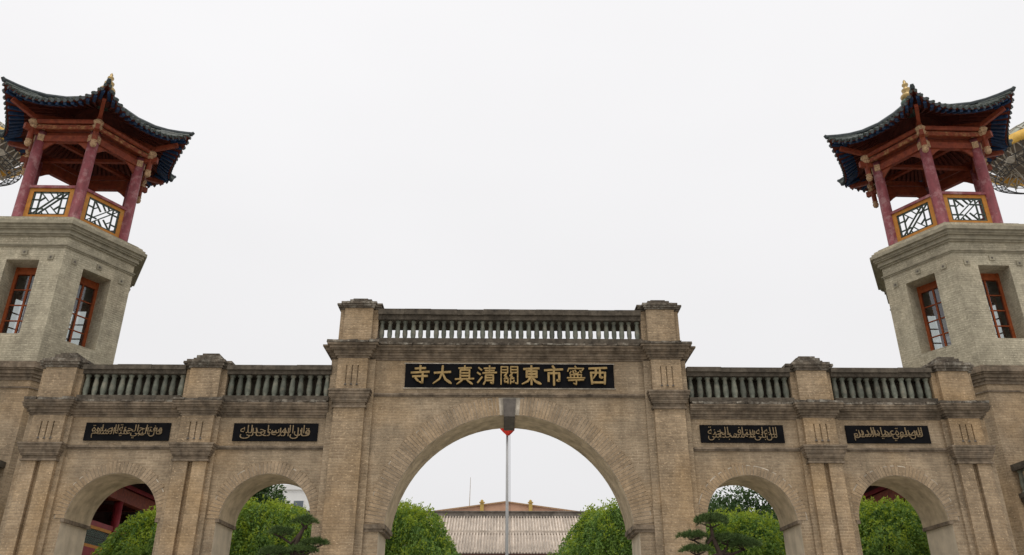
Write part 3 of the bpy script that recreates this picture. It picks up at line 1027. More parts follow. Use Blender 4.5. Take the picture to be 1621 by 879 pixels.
# ------------------------------------------------------------------ plaques
CH = {
 '寺': [[(25, 84), (75, 87)], [(50, 99), (50, 63)], [(6, 62), (94, 67)], [(14, 42), (86, 45)], [(63, 58), (63, 8), (47, 15)], [(28, 33), (40, 20)]],
 '大': [[(10, 62), (90, 67)], [(51, 98), (49, 64), (36, 30), (6, 7)], [(50, 60), (66, 28), (95, 7)]],
 '真': [[(20, 87), (82, 89)], [(50, 100), (50, 78)], [(28, 77), (28, 30)], [(28, 77), (74, 77)], [(74, 77), (74, 30)], [(28, 61), (74, 61)], [(28, 46), (74, 46)], [(4, 28), (96, 31)], [(38, 23), (12, 3)], [(62, 23), (90, 3)]],
 '清': [[(8, 90), (22, 78)], [(2, 64), (16, 54)], [(4, 12), (25, 40)], [(36, 86), (90, 88)], [(42, 74), (86, 75)], [(63, 99), (63, 62)], [(30, 61), (98, 64)], [(44, 50), (43, 20), (34, 3)], [(44, 50), (82, 50)], [(82, 50), (82, 6), (70, 11)], [(46, 36), (80, 36)], [(46, 22), (80, 22)]],
 '關': [[(9, 95), (9, 3)], [(9, 95), (42, 95)], [(42, 95), (42, 64)], [(9, 79), (42, 79)], [(9, 64), (42, 64)], [(58, 95), (58, 64)], [(58, 95), (93, 95)], [(93, 95), (93, 5), (82, 10)], [(58, 79), (92, 79)], [(58, 64), (92, 64)],
        [(37, 58), (25, 46), (39, 44), (24, 31), (43, 34)], [(65, 58), (53, 46), (67, 44), (54, 31), (74, 34)], [(44, 28), (44, 8)], [(27, 23), (27, 14), (44, 14)], [(57, 28), (57, 6)], [(74, 23), (74, 14), (57, 14)]],
 '東': [[(12, 84), (88, 88)], [(50, 100), (50, 3)], [(26, 72), (26, 42)], [(26, 72), (76, 72)], [(76, 72), (76, 42)], [(26, 57), (76, 57)], [(26, 42), (76, 42)], [(48, 41), (30, 18), (4, 5)], [(52, 41), (70, 18), (97, 5)]],
 '市': [[(46, 100), (54, 88)], [(5, 78), (95, 83)], [(24, 62), (24, 20)], [(24, 62), (78, 62)], [(78, 62), (78, 20), (67, 25)], [(51, 80), (51, 0)]],
 '寧': [[(47, 100), (53, 92)], [(14, 86), (9, 73)], [(14, 88), (90, 88)], [(90, 88), (81, 76)], [(26, 72), (20, 62)], [(36, 75), (38, 62), (60, 60), (63, 67)], [(46, 78), (51, 69)], [(71, 75), (78, 65)], [(22, 54), (24, 38)], [(22, 54), (78, 54)], [(78, 54), (76, 38)], [(41, 54), (41, 38)], [(59, 54), (59, 38)], [(6, 37), (94, 37)], [(12, 24), (88, 27)], [(51, 26), (51, 2), (37, 9)]],
 '西': [[(6, 88), (94, 92)], [(14, 66), (18, 8)], [(14, 66), (86, 66)], [(86, 66), (82, 8)], [(40, 90), (38, 56), (25, 36)], [(60, 90), (60, 42), (73, 40)], [(18, 14), (82, 14)]],
}

def brush(strokes, size, wd, y0, y1):
    """brush-like strokes: swelling ends, one prism per stroke"""
    b = MB()
    for si, st in enumerate(strokes):
        pts = [Vector((x, z)) for x, z in st]
        # resample
        res = [pts[0]]
        for p, q in zip(pts, pts[1:]):
            for i in range(1, 5):
                res.append(p.lerp(q, i / 4))
        n = len(res)
        tot = (pts[-1] - pts[0])
        falling = tot.y < -12 and abs(tot.x) > 12 and len(st) > 1
        L, Rr = [], []
        for i, p in enumerate(res):
            d = (res[min(i + 1, n - 1)] - res[max(i - 1, 0)]).normalized()
            nn = Vector((-d.y, d.x))
            f = i / (n - 1)
            wv = wd * (0.86 + .34 * abs(2 * f - 1) ** 2)
            if falling:
                wv = wd * ((1.05 - .55 * f ** 1.5) if tot.x < 0 else (.75 + .55 * f if f < .85 else 1.22 - 4 * (f - .85)))
            if i == 0 or i == n - 1:
                wv *= .72
            ext = d * (-wd * .32 if i == 0 else (wd * .32 if i == n - 1 else 0))
            L.append(p + nn * wv / 2 + ext)
            Rr.append(p - nn * wv / 2 + ext)
        s = size / 100
        yy = y0 - .0016 * si
        P = lambda v: ((v.x - 50) * s, (v.y - 50) * s)
        for i in range(n - 1):
            quad = [P(Rr[i]), P(Rr[i + 1]), P(L[i + 1]), P(L[i])]
            area = sum(quad[k][0] * quad[(k + 1) % 4][1] - quad[(k + 1) % 4][0] * quad[k][1] for k in range(4))
            if area < 0:
                quad.reverse()
            b.prism_y(quad, yy, y1)
    return b

pq = thing('name_plaque', 'long black plaque with gold Chinese characters above the large arch', 'plaque', (0, 0, 7.43))
bd = MB().box(-2.42, 2.42, -.045, -.001, -.285, .285).obj('board', 'black', pq)
fr_ = MB()
fr_.box(-2.45, 2.45, -.03, -.002, .285, .31)
fr_.box(-2.45, 2.45, -.03, -.002, -.31, -.285)
fr_.obj('rim', 'mortar', pq)
for i, ch in enumerate('寺大真清關東市寧西'):
    o = brush(CH[ch], .455, 7.2 if ch in '關寧' else (9.0 if ch in '清真' else 11.5), -.085, -.046).obj('character', 'gold', pq)
    o.location = (-2.07 + i * 4.12 / 8, 0, .0)

def arabic_forms(txt):
    """isolated / final / initial / medial presentation forms, laid out from right to left"""
    F = {'ا': ('\ufe8d', '\ufe8e', None, None), 'ب': ('\ufe8f', '\ufe90', '\ufe91', '\ufe92'), 'ت': ('\ufe95', '\ufe96', '\ufe97', '\ufe98'), 'ة': ('\ufe93', '\ufe94', None, None),
         'ج': ('\ufe9d', '\ufe9e', '\ufe9f', '\ufea0'), 'ح': ('\ufea1', '\ufea2', '\ufea3', '\ufea4'), 'د': ('\ufea9', '\ufeaa', None, None), 'ر': ('\ufead', '\ufeae', None, None),
         'س': ('\ufeb1', '\ufeb2', '\ufeb3', '\ufeb4'), 'ص': ('\ufeb9', '\ufeba', '\ufebb', '\ufebc'), 'ع': ('\ufec9', '\ufeca', '\ufecb', '\ufecc'), 'ف': ('\ufed1', '\ufed2', '\ufed3', '\ufed4'),
         'ق': ('\ufed5', '\ufed6', '\ufed7', '\ufed8'), 'ل': ('\ufedd', '\ufede', '\ufedf', '\ufee0'), 'م': ('\ufee1', '\ufee2', '\ufee3', '\ufee4'), 'ن': ('\ufee5', '\ufee6', '\ufee7', '\ufee8'),
         'ه': ('\ufee9', '\ufeea', '\ufeeb', '\ufeec'), 'و': ('\ufeed', '\ufeee', None, None), 'ى': ('\ufeef', '\ufef0', None, None), 'ي': ('\ufef1', '\ufef2', '\ufef3', '\ufef4')}
    outp = []
    for wd in txt.split():
        prev = False
        s = ''
        for i, c in enumerate(wd):
            iso, fin_, ini, med = F[c]
            nxt = i + 1 < len(wd) and ini is not None
            s += (med if nxt else fin_) if prev else (ini if nxt else iso)
            prev = ini is not None
        outp.append(s)
    return ''.join(reversed(' '.join(outp)))

def text_mesh(body, ext, off):
    c = bpy.data.curves.new('lettering', 'FONT')
    c.body = body
    c.size = 1
    c.extrude = ext
    c.offset = off
    c.resolution_u = 2
    o = bpy.data.objects.new('lettering', c)
    COL.objects.link(o)
    dg = bpy.context.evaluated_depsgraph_get()
    me = bpy.data.meshes.new_from_object(o.evaluated_get(dg))
    bpy.data.objects.remove(o)
    bpy.data.curves.remove(c)
    return me

PLQ = [(-8.555, 'قال النبي عليه السلام مفتاح الجنة الصلوة', 'black plaque with gold Arabic script over the far left arch'),
       (-5.25, 'قال الله تعالى وان المساجد لله', 'black plaque with gold Arabic script over the arch just left of the large one'),
       (5.25, 'من بنى لله مسجدا بنى الله له بيتا فى الجنة', 'black plaque with gold Arabic script over the arch just right of the large one'),
       (8.555, 'قال النبي عليه السلام الصلوة عماد الدين', 'black plaque with gold Arabic script over the far right arch')]
for px, tx, lb in PLQ:
    q = thing('script_plaque', lb, 'plaque', (px, 0, 6.09), group='Arabic plaques over the side arches')
    MB().box(-.945, .945, -.035, -.001, -.20, .20).obj('board', 'black', q)
    wds = tx.split()
    h = (len(wds) + 1) // 2
    for part, zc, yy in ((wds[:h], -.03, -.043), (wds[h:], .035, -.047)):
        row = []
        for wd in reversed(part):
            me = text_mesh(arabic_forms(wd), .012, -.004)
            co = np.empty(len(me.vertices) * 3)
            me.vertices.foreach_get('co', co)
            row.append((me, co.reshape(-1, 3)))
        lo = min(c[:, 1].min() for _, c in row)
        hi = max(c[:, 1].max() for _, c in row)
        tot = sum(np.ptp(c[:, 0]) for _, c in row) + .06 * (len(row) - 1)
        kx, kz = 1.56 / tot, .245 / (hi - lo)
        xx = -.78
        for me, c in row:
            x = (c[:, 0] - c[:, 0].min()) * kx + xx
            xx += (np.ptp(c[:, 0]) + .06) * kx
            c2 = np.stack([x, yy - c[:, 2], (c[:, 1] - (lo + hi) / 2) * kz + zc], 1)
            me.vertices.foreach_set('co', c2.ravel())
            me.update()
            me.materials.clear()
            me.materials.append(M['dullgold'])
            link('word', me, q)

# ------------------------------------------------------------------ flagpole behind the large arch
fp = thing('flagpole', 'tall white flagpole standing behind the large arch with a red flag', 'flagpole', (-.012, 6.0, 0))
MB().lathe([(.30, 0), (.30, .25), (.08, .3), (.05, 3.0), (.032, 9.4)], 14).obj('pole', 'white', fp, True)
MB().lathe([(.036, 9.4), (.09, 9.45), (.09, 9.52), (.02, 9.58)], 12).obj('ball', 'finial', fp, True)
MB().tube([(.10, -.03, 1.2), (.085, -.03, 4.5), (.075, -.03, 9.4)], .007, 4).obj('halyard', 'mesh', fp)
fl = MB()
# limp flag: folded cloth hanging to a point
NU = 14
rows = [(9.3, .26), (8.9, .25), (8.4, .24), (7.95, .24), (7.68, .215), (7.56, .10), (7.50, .02)]
for z, wv in rows:
    for i in range(NU + 1):
        u = i / NU * 2 - 1
        fl.v.append((u * wv, -.10 + .045 * math.sin(i * 2.1 + z * 1.3) - .02, z + .02 * math.sin(i * 1.7)))
for j in range(len(rows) - 1):
    for i in range(NU):
        fl.f.append((j * (NU + 1) + i, (j + 1) * (NU + 1) + i, (j + 1) * (NU + 1) + i + 1, j * (NU + 1) + i + 1))
fl.obj('flag', 'flag', fp, True)

# ------------------------------------------------------------------ halls behind
hall = thing('courtyard_hall', 'low hall with long weathered tiled roof seen through the large arch', 'hall', (0, 36, 0))
MB().box(-19, 19, 2.2, 9, 0, 7.0).obj('wall', 'hallwall', hall)
ze, zr = 7.35, 10.35
rf = MB().add([(-20, 0, ze), (20, 0, ze), (20, 5, zr), (-20, 5, zr), (-20, 10, ze), (20, 10, ze)], [(0, 1, 2, 3), (3, 2, 5, 4), (0, 4, 5, 1), (0, 3, 4), (1, 5, 2)]).obj('roof', 'halltile', hall)
slope = math.atan2(zr - ze, 5)
ln = math.hypot(5, zr - ze)
rm = MB().tube([(0, 0, 0), (0, ln, 0)], .062, 6).mesh('tile_row', 'halltile', True)
for i in range(180):
    link('tile_row', rm, rf, (-18 + i * .20, -.06, ze + .05 + random.uniform(-.012, .012)), (slope, 0, 0))
MB().box(-20, 20, 2.42, 2.60, ze + 1.50, ze + 1.72).obj('tile_band', 'halltile', rf)
MB().box(-20, 20, 4.8, 5.2, zr - .05, zr + .30).box(-20, 20, 4.72, 5.28, zr + .30, zr + .36).obj('ridge', 'hallridge', rf)
MB().box(-20, 20, .02, .10, ze - .16, ze - .02).obj('eave_board', 'hallwall', rf)
for i in range(13):
    MB().lathe([(.2, 0), (.2, 7.0)], 10, (-18 + i * 3, 1.2, 0)).obj('column', 'red', hall)

back = thing('prayer_hall', 'orange gabled hall roof peeping over the tiled hall ridge', 'hall', (.2, 60, 0))
MB().box(-7, 7, 0, 14, 0, 13.45).obj('wall', 'gable', back)
MB().prism_y([(-7.2, 13.45), (7.2, 13.45), (.0, 14.42)], -.3, 14).obj('roof', 'gable', back)
MB().obox((-7.2, -.35, 13.52), (0, -.35, 14.48), .14, .12).obox((7.2, -.35, 13.52), (0, -.35, 14.48), .14, .12).obj('verge', 'cream', back)
for x in (-2.22, 2.3):
    MB().box(x - .17, x + .17, -.9, -.56, 13.3, 14.3).obj('post', 'postyel', back)
    MB().lathe([(.26, 14.3), (.26, 14.38), (.12, 14.42), (.16, 14.5), (.02, 14.62)], 10, (x, -.73, 0)).obj('post_cap', 'postyel', back)
ant = thing('antenna_mast', 'thin antenna mast standing behind the tiled hall roof', 'antenna', (-3.3, 62, 0))
MB().tube([(0, 0, 0), (0, 0, 14), (.06, 0, 17.2)], [.07, .045, .02], 6).obj('mast', 'steel', ant)

apt = thing('apartment_block', 'white apartment block far behind the trees, left of the large arch', 'building', (-29, 88, 0))
MB().box(-8, 6.5, 0, 12, 0, 20.6).obj('wall', 'apt', apt)
MB().box(-8.2, 6.7, -.2, 12.2, 20.6, 21.2).obj('parapet', 'apt', apt)
for fl_ in range(6):
    for c in range(6):
        wx = -7 + c * 2.3
        wz = 2.2 + fl_ * 3.1
        wo = MB().box(wx, wx + 1.4, -.06, -.005, wz, wz + 1.6).obj('window', 'apt', apt)
        MB().box(wx + .08, wx + 1.32, -.075, -.062, wz + .08, wz + 1.52).obj('pane', 'aptwin', wo)

def side_hall(s, label):
    hl = thing('gallery_hall', label, 'hall')
    X = lambda v: s * v
    def bx(mb, x0, x1, *a):
        lo, hi = sorted((X(x0), X(x1)))
        return mb.box(lo, hi, *a)
    ys = [7.0 + 2.55 * k for k in range(9)]
    Y0, Y1 = ys[0] - .3, ys[-1] + .3
    bx(MB(), 16.6, 22, Y0, Y1, 0, 9.1).obj('wall', 'hallwall', hl)
    for ya, yb in ((Y0 - .25, Y0), (Y1, Y1 + .25)):
        bx(MB(), 14.3, 22, ya, yb, 0, 7.7).obj('end_wall', 'hallwall', hl)
    bx(MB(), 13.9, 16.6, Y0, Y1, 4.25, 4.55).obj('gallery_floor', 'red', hl)
    bx(MB(), 13.85, 14.15, Y0, Y1, 6.55, 7.0).obj('lintel', 'beam', hl)
    bx(MB(), 13.85, 14.15, Y0, Y1, 7.06, 7.2).obj('lintel', 'red', hl)
    for y in ys:
        MB().lathe([(.15, 0), (.15, 6.6)], 12, (X(14), y, 0)).obj('column', 'red', hl, True)
        bx(MB(), 13.9, 16.6, y - .08, y + .08, 6.6, 6.85).obj('cross_beam', 'beam', hl)
    for y0, y1 in zip(ys, ys[1:]):
        p = bx(MB(), 13.95, 14.05, y0 + .15, y1 - .15, 5.50, 5.66).obj('railing', 'red', hl)
        bx(MB(), 13.94, 14.06, y0 + .15, y1 - .15, 4.55, 4.80).obj('bottom_rail', 'red', p)
        f = MB()
        bx(f, 13.955, 14.045, y0 + .22, y1 - .22, 5.40, 5.50)
        bx(f, 13.955, 14.045, y0 + .22, y1 - .22, 4.80, 4.90)
        bx(f, 13.955, 14.045, y0 + .22, y0 + .32, 4.90, 5.40)
        bx(f, 13.955, 14.045, y1 - .32, y1 - .22, 4.90, 5.40)
        f.obj('panel_frame', 'orange', p)
        bx(MB(), 14.0, 14.03, y0 + .32, y1 - .32, 4.90, 5.40).obj('panel', 'hallwall', p)
        l = MB()
        a, b = y0 + .32, y1 - .32
        nn = 16
        for i in range(nn + 1):
            yy = a + (b - a) * i / nn
            for sg in (-1, 1):
                y2 = yy + sg * .25
                if a - .01 <= y2 <= b + .01:
                    l.obox((X(13.99), yy, 4.90), (X(13.99), y2, 5.15), .02, .02)
                    l.obox((X(13.99), y2, 5.15), (X(13.99), yy, 5.40), .02, .02)
        l.obj('lattice', 'finial2', p)
    # eave: sloping soffit, rafters, tiled roof
    r0, r1 = 12.75, 18.5
    pts = [(r0, 7.30), (r1, 10.1), (r1, 10.25), (r0, 7.45)]
    b = MB()
    vs = [(X(a), Y0 - .8, z) for a, z in pts] + [(X(a), Y1 + .8, z) for a, z in pts]
    rfo = b.add(vs, [(0, 1, 2, 3), (7, 6, 5, 4), (0, 4, 5, 1), (1, 5, 6, 2), (2, 6, 7, 3), (3, 7, 4, 0)]).obj('roof', 'ridge', hl)
    n = int((Y1 - Y0 + 1.6) / .28)
    for i in range(n):
        yy = Y0 - .7 + i * .28
        MB().obox((X(r0 + .06), yy, 7.27), (X(14.1), yy, 7.27 + 1.29 * .487), .10, .09).obj('rafter', 'blue', rfo)
    return hl
side_hall(-1, 'red two-storey gallery hall seen through the far left arch')
side_hall(1, 'red two-storey gallery hall seen through the far right arch')

# ------------------------------------------------------------------ minarets with steel space-frame platforms
def truss_tower(s, cx, label):
    T = thing('truss_tower', label, 'minaret', (cx, 20, 0))
    zr_ = 27.1
    RR = 3.0
    MB().lathe([(1.3, 0), (1.25, 23.6)], 20).obj('shaft', 'concrete', T, True)
    MB().lathe([(RR - .16, -.24), (RR + .02, -.28), (RR + .06, .0), (RR + .02, .28), (RR - .12, .24)], 48, (0, 0, zr_), False).obj('ring', 'yellow', T, True)
    MB().lathe([(RR - .45, .32), (RR - .35, .30), (RR - .35, .42), (RR - .45, .42)], 48, (0, 0, zr_), False).obj('upper_ring', 'yellow', T, True)
    lev = [(RR, zr_ - .05, 24), (2.45, zr_ - .75, 24), (1.8, zr_ - .25, 24), (1.3, zr_ - 1.4, 12)]
    P = []
    for i, (r_, z, n) in enumerate(lev):
        P.append([(r_ * math.cos(2 * PI * (k + .5 * (i % 2)) / n), r_ * math.sin(2 * PI * (k + .5 * (i % 2)) / n), z) for k in range(n)])
    for a in range(3):
        st = MB()
        n = lev[a][2]
        n2 = lev[a + 1][2]
        for k in range(n):
            if n2 == n:
                for dk in ((0, -1) if a % 2 == 0 else (0, 1)):
                    st.tube([P[a][k], P[a + 1][(k + dk) % n]], .035, 5)
            else:
                st.tube([P[a][k], P[a + 1][(k // 2) % n2]], .035, 5)
            st.tube([P[a + 1][k % n2], P[a + 1][(k + 1) % n2]], .03, 5)
        st.obj('strut_ring', 'steel', T)
    ndm = MB().lathe([(.02, -.09), (.08, -.04), (.08, .04), (.02, .09)], 6).mesh('node', 'steel')
    for k in range(24):
        link('node', ndm, T, P[1][k])
    # dark mesh catwalk hanging under the far rim
    mw = MB()
    for r_, z in ((2.9, zr_ - .85), (2.6, zr_ - 1.05), (2.25, zr_ - 1.2)):
        mw.tube([(r_ * math.cos(2 * PI * k / 40), r_ * math.sin(2 * PI * k / 40), z) for k in range(41)], .03, 4)
    for k in range(40):
        t = 2 * PI * k / 40
        t2 = 2 * PI * (k + 1) / 40
        mw.tube([(2.9 * math.cos(t), 2.9 * math.sin(t), zr_ - .85), (2.25 * math.cos(t2), 2.25 * math.sin(t2), zr_ - 1.2)], .022, 4)
        mw.tube([(2.9 * math.cos(t2), 2.9 * math.sin(t2), zr_ - .85), (2.25 * math.cos(t), 2.25 * math.sin(t), zr_ - 1.2)], .022, 4)
        if k % 2 == 0:
            mw.tube([(2.9 * math.cos(t), 2.9 * math.sin(t), zr_ - .85), (RR * math.cos(t), RR * math.sin(t), zr_ - .05)], .02, 4)
    mw.obj('catwalk', 'mesh', T)
    # ribbed dome
    prof = [(2.7, .25), (2.4, .75), (2.0, 1.15), (1.5, 1.5), (1.0, 1.75), (.5, 1.88), (.1, 1.92)]
    MB().lathe(prof, 36, (0, 0, zr_)).obj('dome', 'dome', T, True)
    dl = MB()
    for k in range(24):
        for i in range(4):
            (ra, za), (rb, zb) = prof[i], prof[i + 1]
            for sg in (0, 1):
                t, t2 = 2 * PI * (k + .5 * (i % 2)) / 24, 2 * PI * (k + .5 * (i % 2) + (.5 if sg else -.5)) / 24
                dl.tube([((ra + .06) * math.cos(t), (ra + .06) * math.sin(t), zr_ + za), ((rb + .06) * math.cos(t2), (rb + .06) * math.sin(t2), zr_ + zb)], .035, 4)
    dl.obj('dome_lattice', 'steel', T)
    MB().lathe([(RR - .3, 0), (RR - .25, .06)], 36, (0, 0, zr_ + .1)).obj('deck', 'inner', T)
    # floodlight hanging at the rim
    th = R(200) if s > 0 else R(-20)
    lx, ly = 2.6 * math.cos(th), 2.6 * math.sin(th)
    fl2 = MB().tube([(lx, ly, zr_ - .75), (lx * 1.1, ly * 1.1, zr_ - 1.05)], [.10, .22], 10).obj('floodlight', 'steel', T)
    MB().tube([(lx, ly, zr_ - .75), (lx, ly, zr_ - .1)], .03, 5).obj('bracket', 'steel', fl2)
    # crescent finial on a thin rod
    cr = MB()
    c0 = Vector((-1.35 * s, -2.2, zr_ + 1.75))
    pts = [tuple(c0 + Vector((.22 * math.cos(t), 0, .22 * math.sin(t) + .05))) for t in [R(170) + R(210) * i / 14 for i in range(15)]]
    cr.tube(pts, [.015 + .03 * math.sin(PI * i / 14) for i in range(15)], 6)
    cr.tube([tuple(c0 - Vector((0, 0, .17))), (c0.x, c0.y + .1, zr_ + .12)], .016, 5)
    cr.obj('crescent', 'mesh', T)
    return T
truss_tower(1, 30.2, 'minaret with yellow ring and steel truss platform behind the right pavilion')
truss_tower(-1, -30.0, 'minaret with yellow ring and steel truss platform behind the left pavilion')

# ------------------------------------------------------------------ vegetation
def leaf_mesh(name, pos, axis, side, mat, ln, wd):
    """one folded rhombus (2 triangles) per leaf; pos, axis, side are (n, 3), ln, wd are (n,)"""
    n = len(pos)
    ln = ln[:, None]
    wd = wd[:, None]
    v = np.stack([pos, pos + axis * ln * .45 + side * wd * .5, pos + axis * ln, pos + axis * ln * .45 - side * wd * .5], 1).reshape(-1, 3)
    me = bpy.data.meshes.new(name)
    me.vertices.add(n * 4)
    me.vertices.foreach_set('co', v.ravel())
    me.loops.add(n * 4)
    me.loops.foreach_set('vertex_index', np.arange(n * 4, dtype=np.int32))
    me.polygons.add(n)
    me.polygons.foreach_set('loop_start', np.arange(0, n * 4, 4, dtype=np.int32))
    me.polygons.foreach_set('loop_total', np.full(n, 4, dtype=np.int32))
    me.update(calc_edges=True)
    me.materials.append(M[mat])
    return me

def unit(a):
    return a / np.maximum(np.linalg.norm(a, axis=1, keepdims=True), 1e-6)

def trunk(parent, x, y, h, r, lean=(0, 0), limbs=(), mat='bark'):
    b = MB()
    pts = [(x + lean[0] * (k / 5) ** 1.5 + random.uniform(-.04, .04), y + lean[1] * (k / 5) ** 1.5 + random.uniform(-.04, .04), h * k / 5) for k in range(6)]
    b.tube(pts, [r * (1 - .1 * k) for k in range(6)], 9)
    for (z0, tx, ty, tz) in limbs:
        b.tube([(x + lean[0] * .8, y + lean[1] * .8, z0), (x + lean[0] + tx * .5, y + lean[1] + ty * .5, z0 + (tz - z0) * .65), (x + lean[0] + tx, y + lean[1] + ty, tz)], [r * .5, r * .33, r * .12], 6)
    return b.obj('trunk', mat, parent, True)

def weeping(name, label, x, y, ztop, prof, n, seed):
    """umbrella of hanging twigs: prof is a list of (depth below top, radius)"""
    rg = np.random.default_rng(seed)
    T = thing(name, label, 'tree', (x, y, 0), group='weeping trees behind the gateway')
    dmax = prof[-1][0]
    zs = np.array([p[0] for p in prof])
    rs = np.array([p[1] for p in prof])
    nst = n // 26
    # strand heads spread over the dome
    az = rg.uniform(0, 2 * PI, nst)
    d0 = dmax * rg.uniform(0, 1, nst) ** 0.9
    lenst = rg.uniform(.3, 1.0, nst)
    tuft = .11 * np.sin(az * 4 + d0 * 3.1 + seed) + .08 * np.sin(az * 9 - d0 * 5.0 + 2 * seed) + .07 * np.sin(d0 * 8 + az * 3) + .05 * rg.normal(size=nst)
    depth = rg.uniform(0, 1, nst) ** 1.3 * .6
    k = 26
    f = np.linspace(0, 1, k)[None, :]
    dd = d0[:, None] + lenst[:, None] * f
    rad = (.62 * np.interp(dd, zs, rs) + .38 * np.interp(d0, zs, rs)[:, None] + .10 * np.sqrt(f)) * (1 + tuft[:, None]) - depth[:, None] + .05 * rg.normal(size=(nst, 1))
    rad = np.maximum(rad, .02)
    a2 = az[:, None] + rg.normal(size=(nst, 1)) * .12 * f + rg.normal(size=(nst, k)) * .03
    P = np.stack([rad * np.cos(a2), rad * np.sin(a2), ztop - dd + .10 * np.sin(f * PI) + rg.normal(size=(nst, k)) * .025], 2).reshape(-1, 3)
    radial = unit(np.stack([np.cos(a2), np.sin(a2), 0 * a2], 2).reshape(-1, 3))
    ax = unit(radial * rg.uniform(.1, .9, (len(P), 1)) + np.array([0, 0, -1.0]) * rg.uniform(.1, 1.1, (len(P), 1)) + rg.normal(size=P.shape) * .45)
    sd = unit(np.cross(ax, unit(radial + rg.normal(size=P.shape) * .6)))
    me = leaf_mesh('crown', P, ax, sd, 'leafA', rg.uniform(.065, .115, len(P)), rg.uniform(.03, .052, len(P)))
    # brighter yellow-green leaf sprays over the upper part of the crown
    link('crown', me, T)
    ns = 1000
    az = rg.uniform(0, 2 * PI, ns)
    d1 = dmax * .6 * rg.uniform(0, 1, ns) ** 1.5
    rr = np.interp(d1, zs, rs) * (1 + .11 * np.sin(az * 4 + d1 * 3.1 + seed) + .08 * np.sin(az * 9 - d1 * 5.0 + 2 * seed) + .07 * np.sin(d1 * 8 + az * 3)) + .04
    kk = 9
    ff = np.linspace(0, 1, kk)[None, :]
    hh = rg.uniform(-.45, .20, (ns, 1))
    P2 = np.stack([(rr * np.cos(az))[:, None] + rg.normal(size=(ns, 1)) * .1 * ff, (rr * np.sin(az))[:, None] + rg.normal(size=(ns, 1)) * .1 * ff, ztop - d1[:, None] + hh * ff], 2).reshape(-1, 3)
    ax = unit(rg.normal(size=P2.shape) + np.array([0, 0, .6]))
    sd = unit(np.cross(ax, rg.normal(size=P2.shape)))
    link('top_sprays', leaf_mesh('top_sprays', P2, ax, sd, 'leafC', rg.uniform(.05, .09, len(P2)), rg.uniform(.025, .045, len(P2))), T)
    trunk(T, 0, 0, ztop - .7, .14, (0, 0), [(ztop - 1.2, math.cos(a) * .7, math.sin(a) * .7, ztop - .35) for a in (0.3, 1.7, 2.9, 4.2, 5.4)])
    return T

PW = [(0, .35), (.06, .66), (.2, .88), (.5, 1.10), (1.0, 1.42), (1.5, 1.72), (2.4, 1.95)]
weeping('weeping_tree', 'weeping leafy tree at the left foot of the large arch opening', -3.05, 5.0, 5.28, PW, 26000 * 2, 1)
weeping('weeping_tree', 'weeping leafy tree at the right foot of the large arch opening', 3.05, 5.0, 5.26, PW, 26000 * 2, 2)
weeping('weeping_tree', 'rounded weeping tree filling the arch just left of the large arch', -6.45, 4.5, 5.20, [(0, .35), (.12, .85), (.4, 1.15), (.8, 1.35), (1.4, 1.55), (2.2, 1.7)], 24000 * 2, 3)
weeping('weeping_tree', 'weeping tree in the far left arch, below the red gallery', -8.95, 4.0, 4.95, [(0, .2), (.1, .45), (.3, .72), (.6, .98), (1.0, 1.3), (1.8, 1.5)], 22000 * 2, 4)
weeping('weeping_tree', 'rounded weeping tree filling the arch just right of the large arch', 6.15, 4.5, 4.98, [(0, .35), (.10, .85), (.35, 1.15), (.8, 1.35), (1.4, 1.5), (2.2, 1.6)], 24000 * 2, 5)
weeping('weeping_tree', 'broad weeping tree filling the far right arch', 10.0, 4.0, 5.22, [(0, .4), (.12, .75), (.35, 1.05), (.8, 1.4), (1.4, 1.7), (2.2, 1.85)], 26000 * 2, 6)

def broadleaf(name, label, x, y, ztop, zbot, rx, ry, ncl, npl, seed, mat='leafB', lsize=.14):
    rg = np.random.default_rng(seed)
    T = thing(name, label, 'tree', (x, y, 0), group='dark trees in the courtyard')
    c = []
    while len(c) < ncl:
        p = rg.uniform(-1, 1, 3)
        if np.linalg.norm(p) < 1 and np.linalg.norm(p) > .35:
            c.append(p)
    c = np.array(c) * np.array([rx, ry, (ztop - zbot) / 2]) + np.array([0, 0, (ztop + zbot) / 2])
    rc = rg.uniform(.35, .62, ncl) * (rx / 1.8)
    d = unit(rg.normal(size=(ncl * npl, 3)))
    rad = rg.uniform(.3, 1, (ncl * npl, 1)) ** .6
    P = np.repeat(c, npl, 0) + d * rad * np.repeat(rc, npl)[:, None] * np.array([1, 1, .75])
    ax = unit(d + rg.normal(size=P.shape) * .6 + np.array([0, 0, -.25]))
    sd = unit(np.cross(ax, rg.normal(size=P.shape)))
    link('crown', leaf_mesh('crown', P, ax, sd, mat, rg.uniform(.7, 1.3, len(P)) * lsize, rg.uniform(.4, .65, len(P)) * lsize), T)
    lim = [(zbot * .8, c[i][0], c[i][1], c[i][2]) for i in range(0, ncl, max(1, ncl // 12))]
    trunk(T, 0, 0, (ztop + zbot) / 2, .2, (0, 0), lim)
    return T
broadleaf('courtyard_tree', 'dark tree rising behind the weeping tree left of the large arch', -9.15, 12.0, 7.5, 3.0, 1.75, 1.8, 56, 340, 21)
broadleaf('courtyard_tree', 'dark tree rising behind the weeping tree right of the large arch', 8.4, 12.0, 7.25, 3.2, 2.2, 2.0, 62, 320, 22)
broadleaf('courtyard_tree', 'narrow dark tree beside the red gallery in the far left arch', -10.55, 8.0, 6.0, 3.4, 1.0, 1.0, 26, 260, 23, lsize=.12)
broadleaf('courtyard_tree', 'slender dark tree at the right edge of the arch right of the centre', 9.9, 10.0, 6.0, 2.6, 1.5, 1.5, 40, 300, 24)
broadleaf('courtyard_tree', 'small pale tree in front of the white apartment block', -6.85, 14.0, 6.85, 3.0, .95, 1.2, 30, 200, 25, lsize=.12)
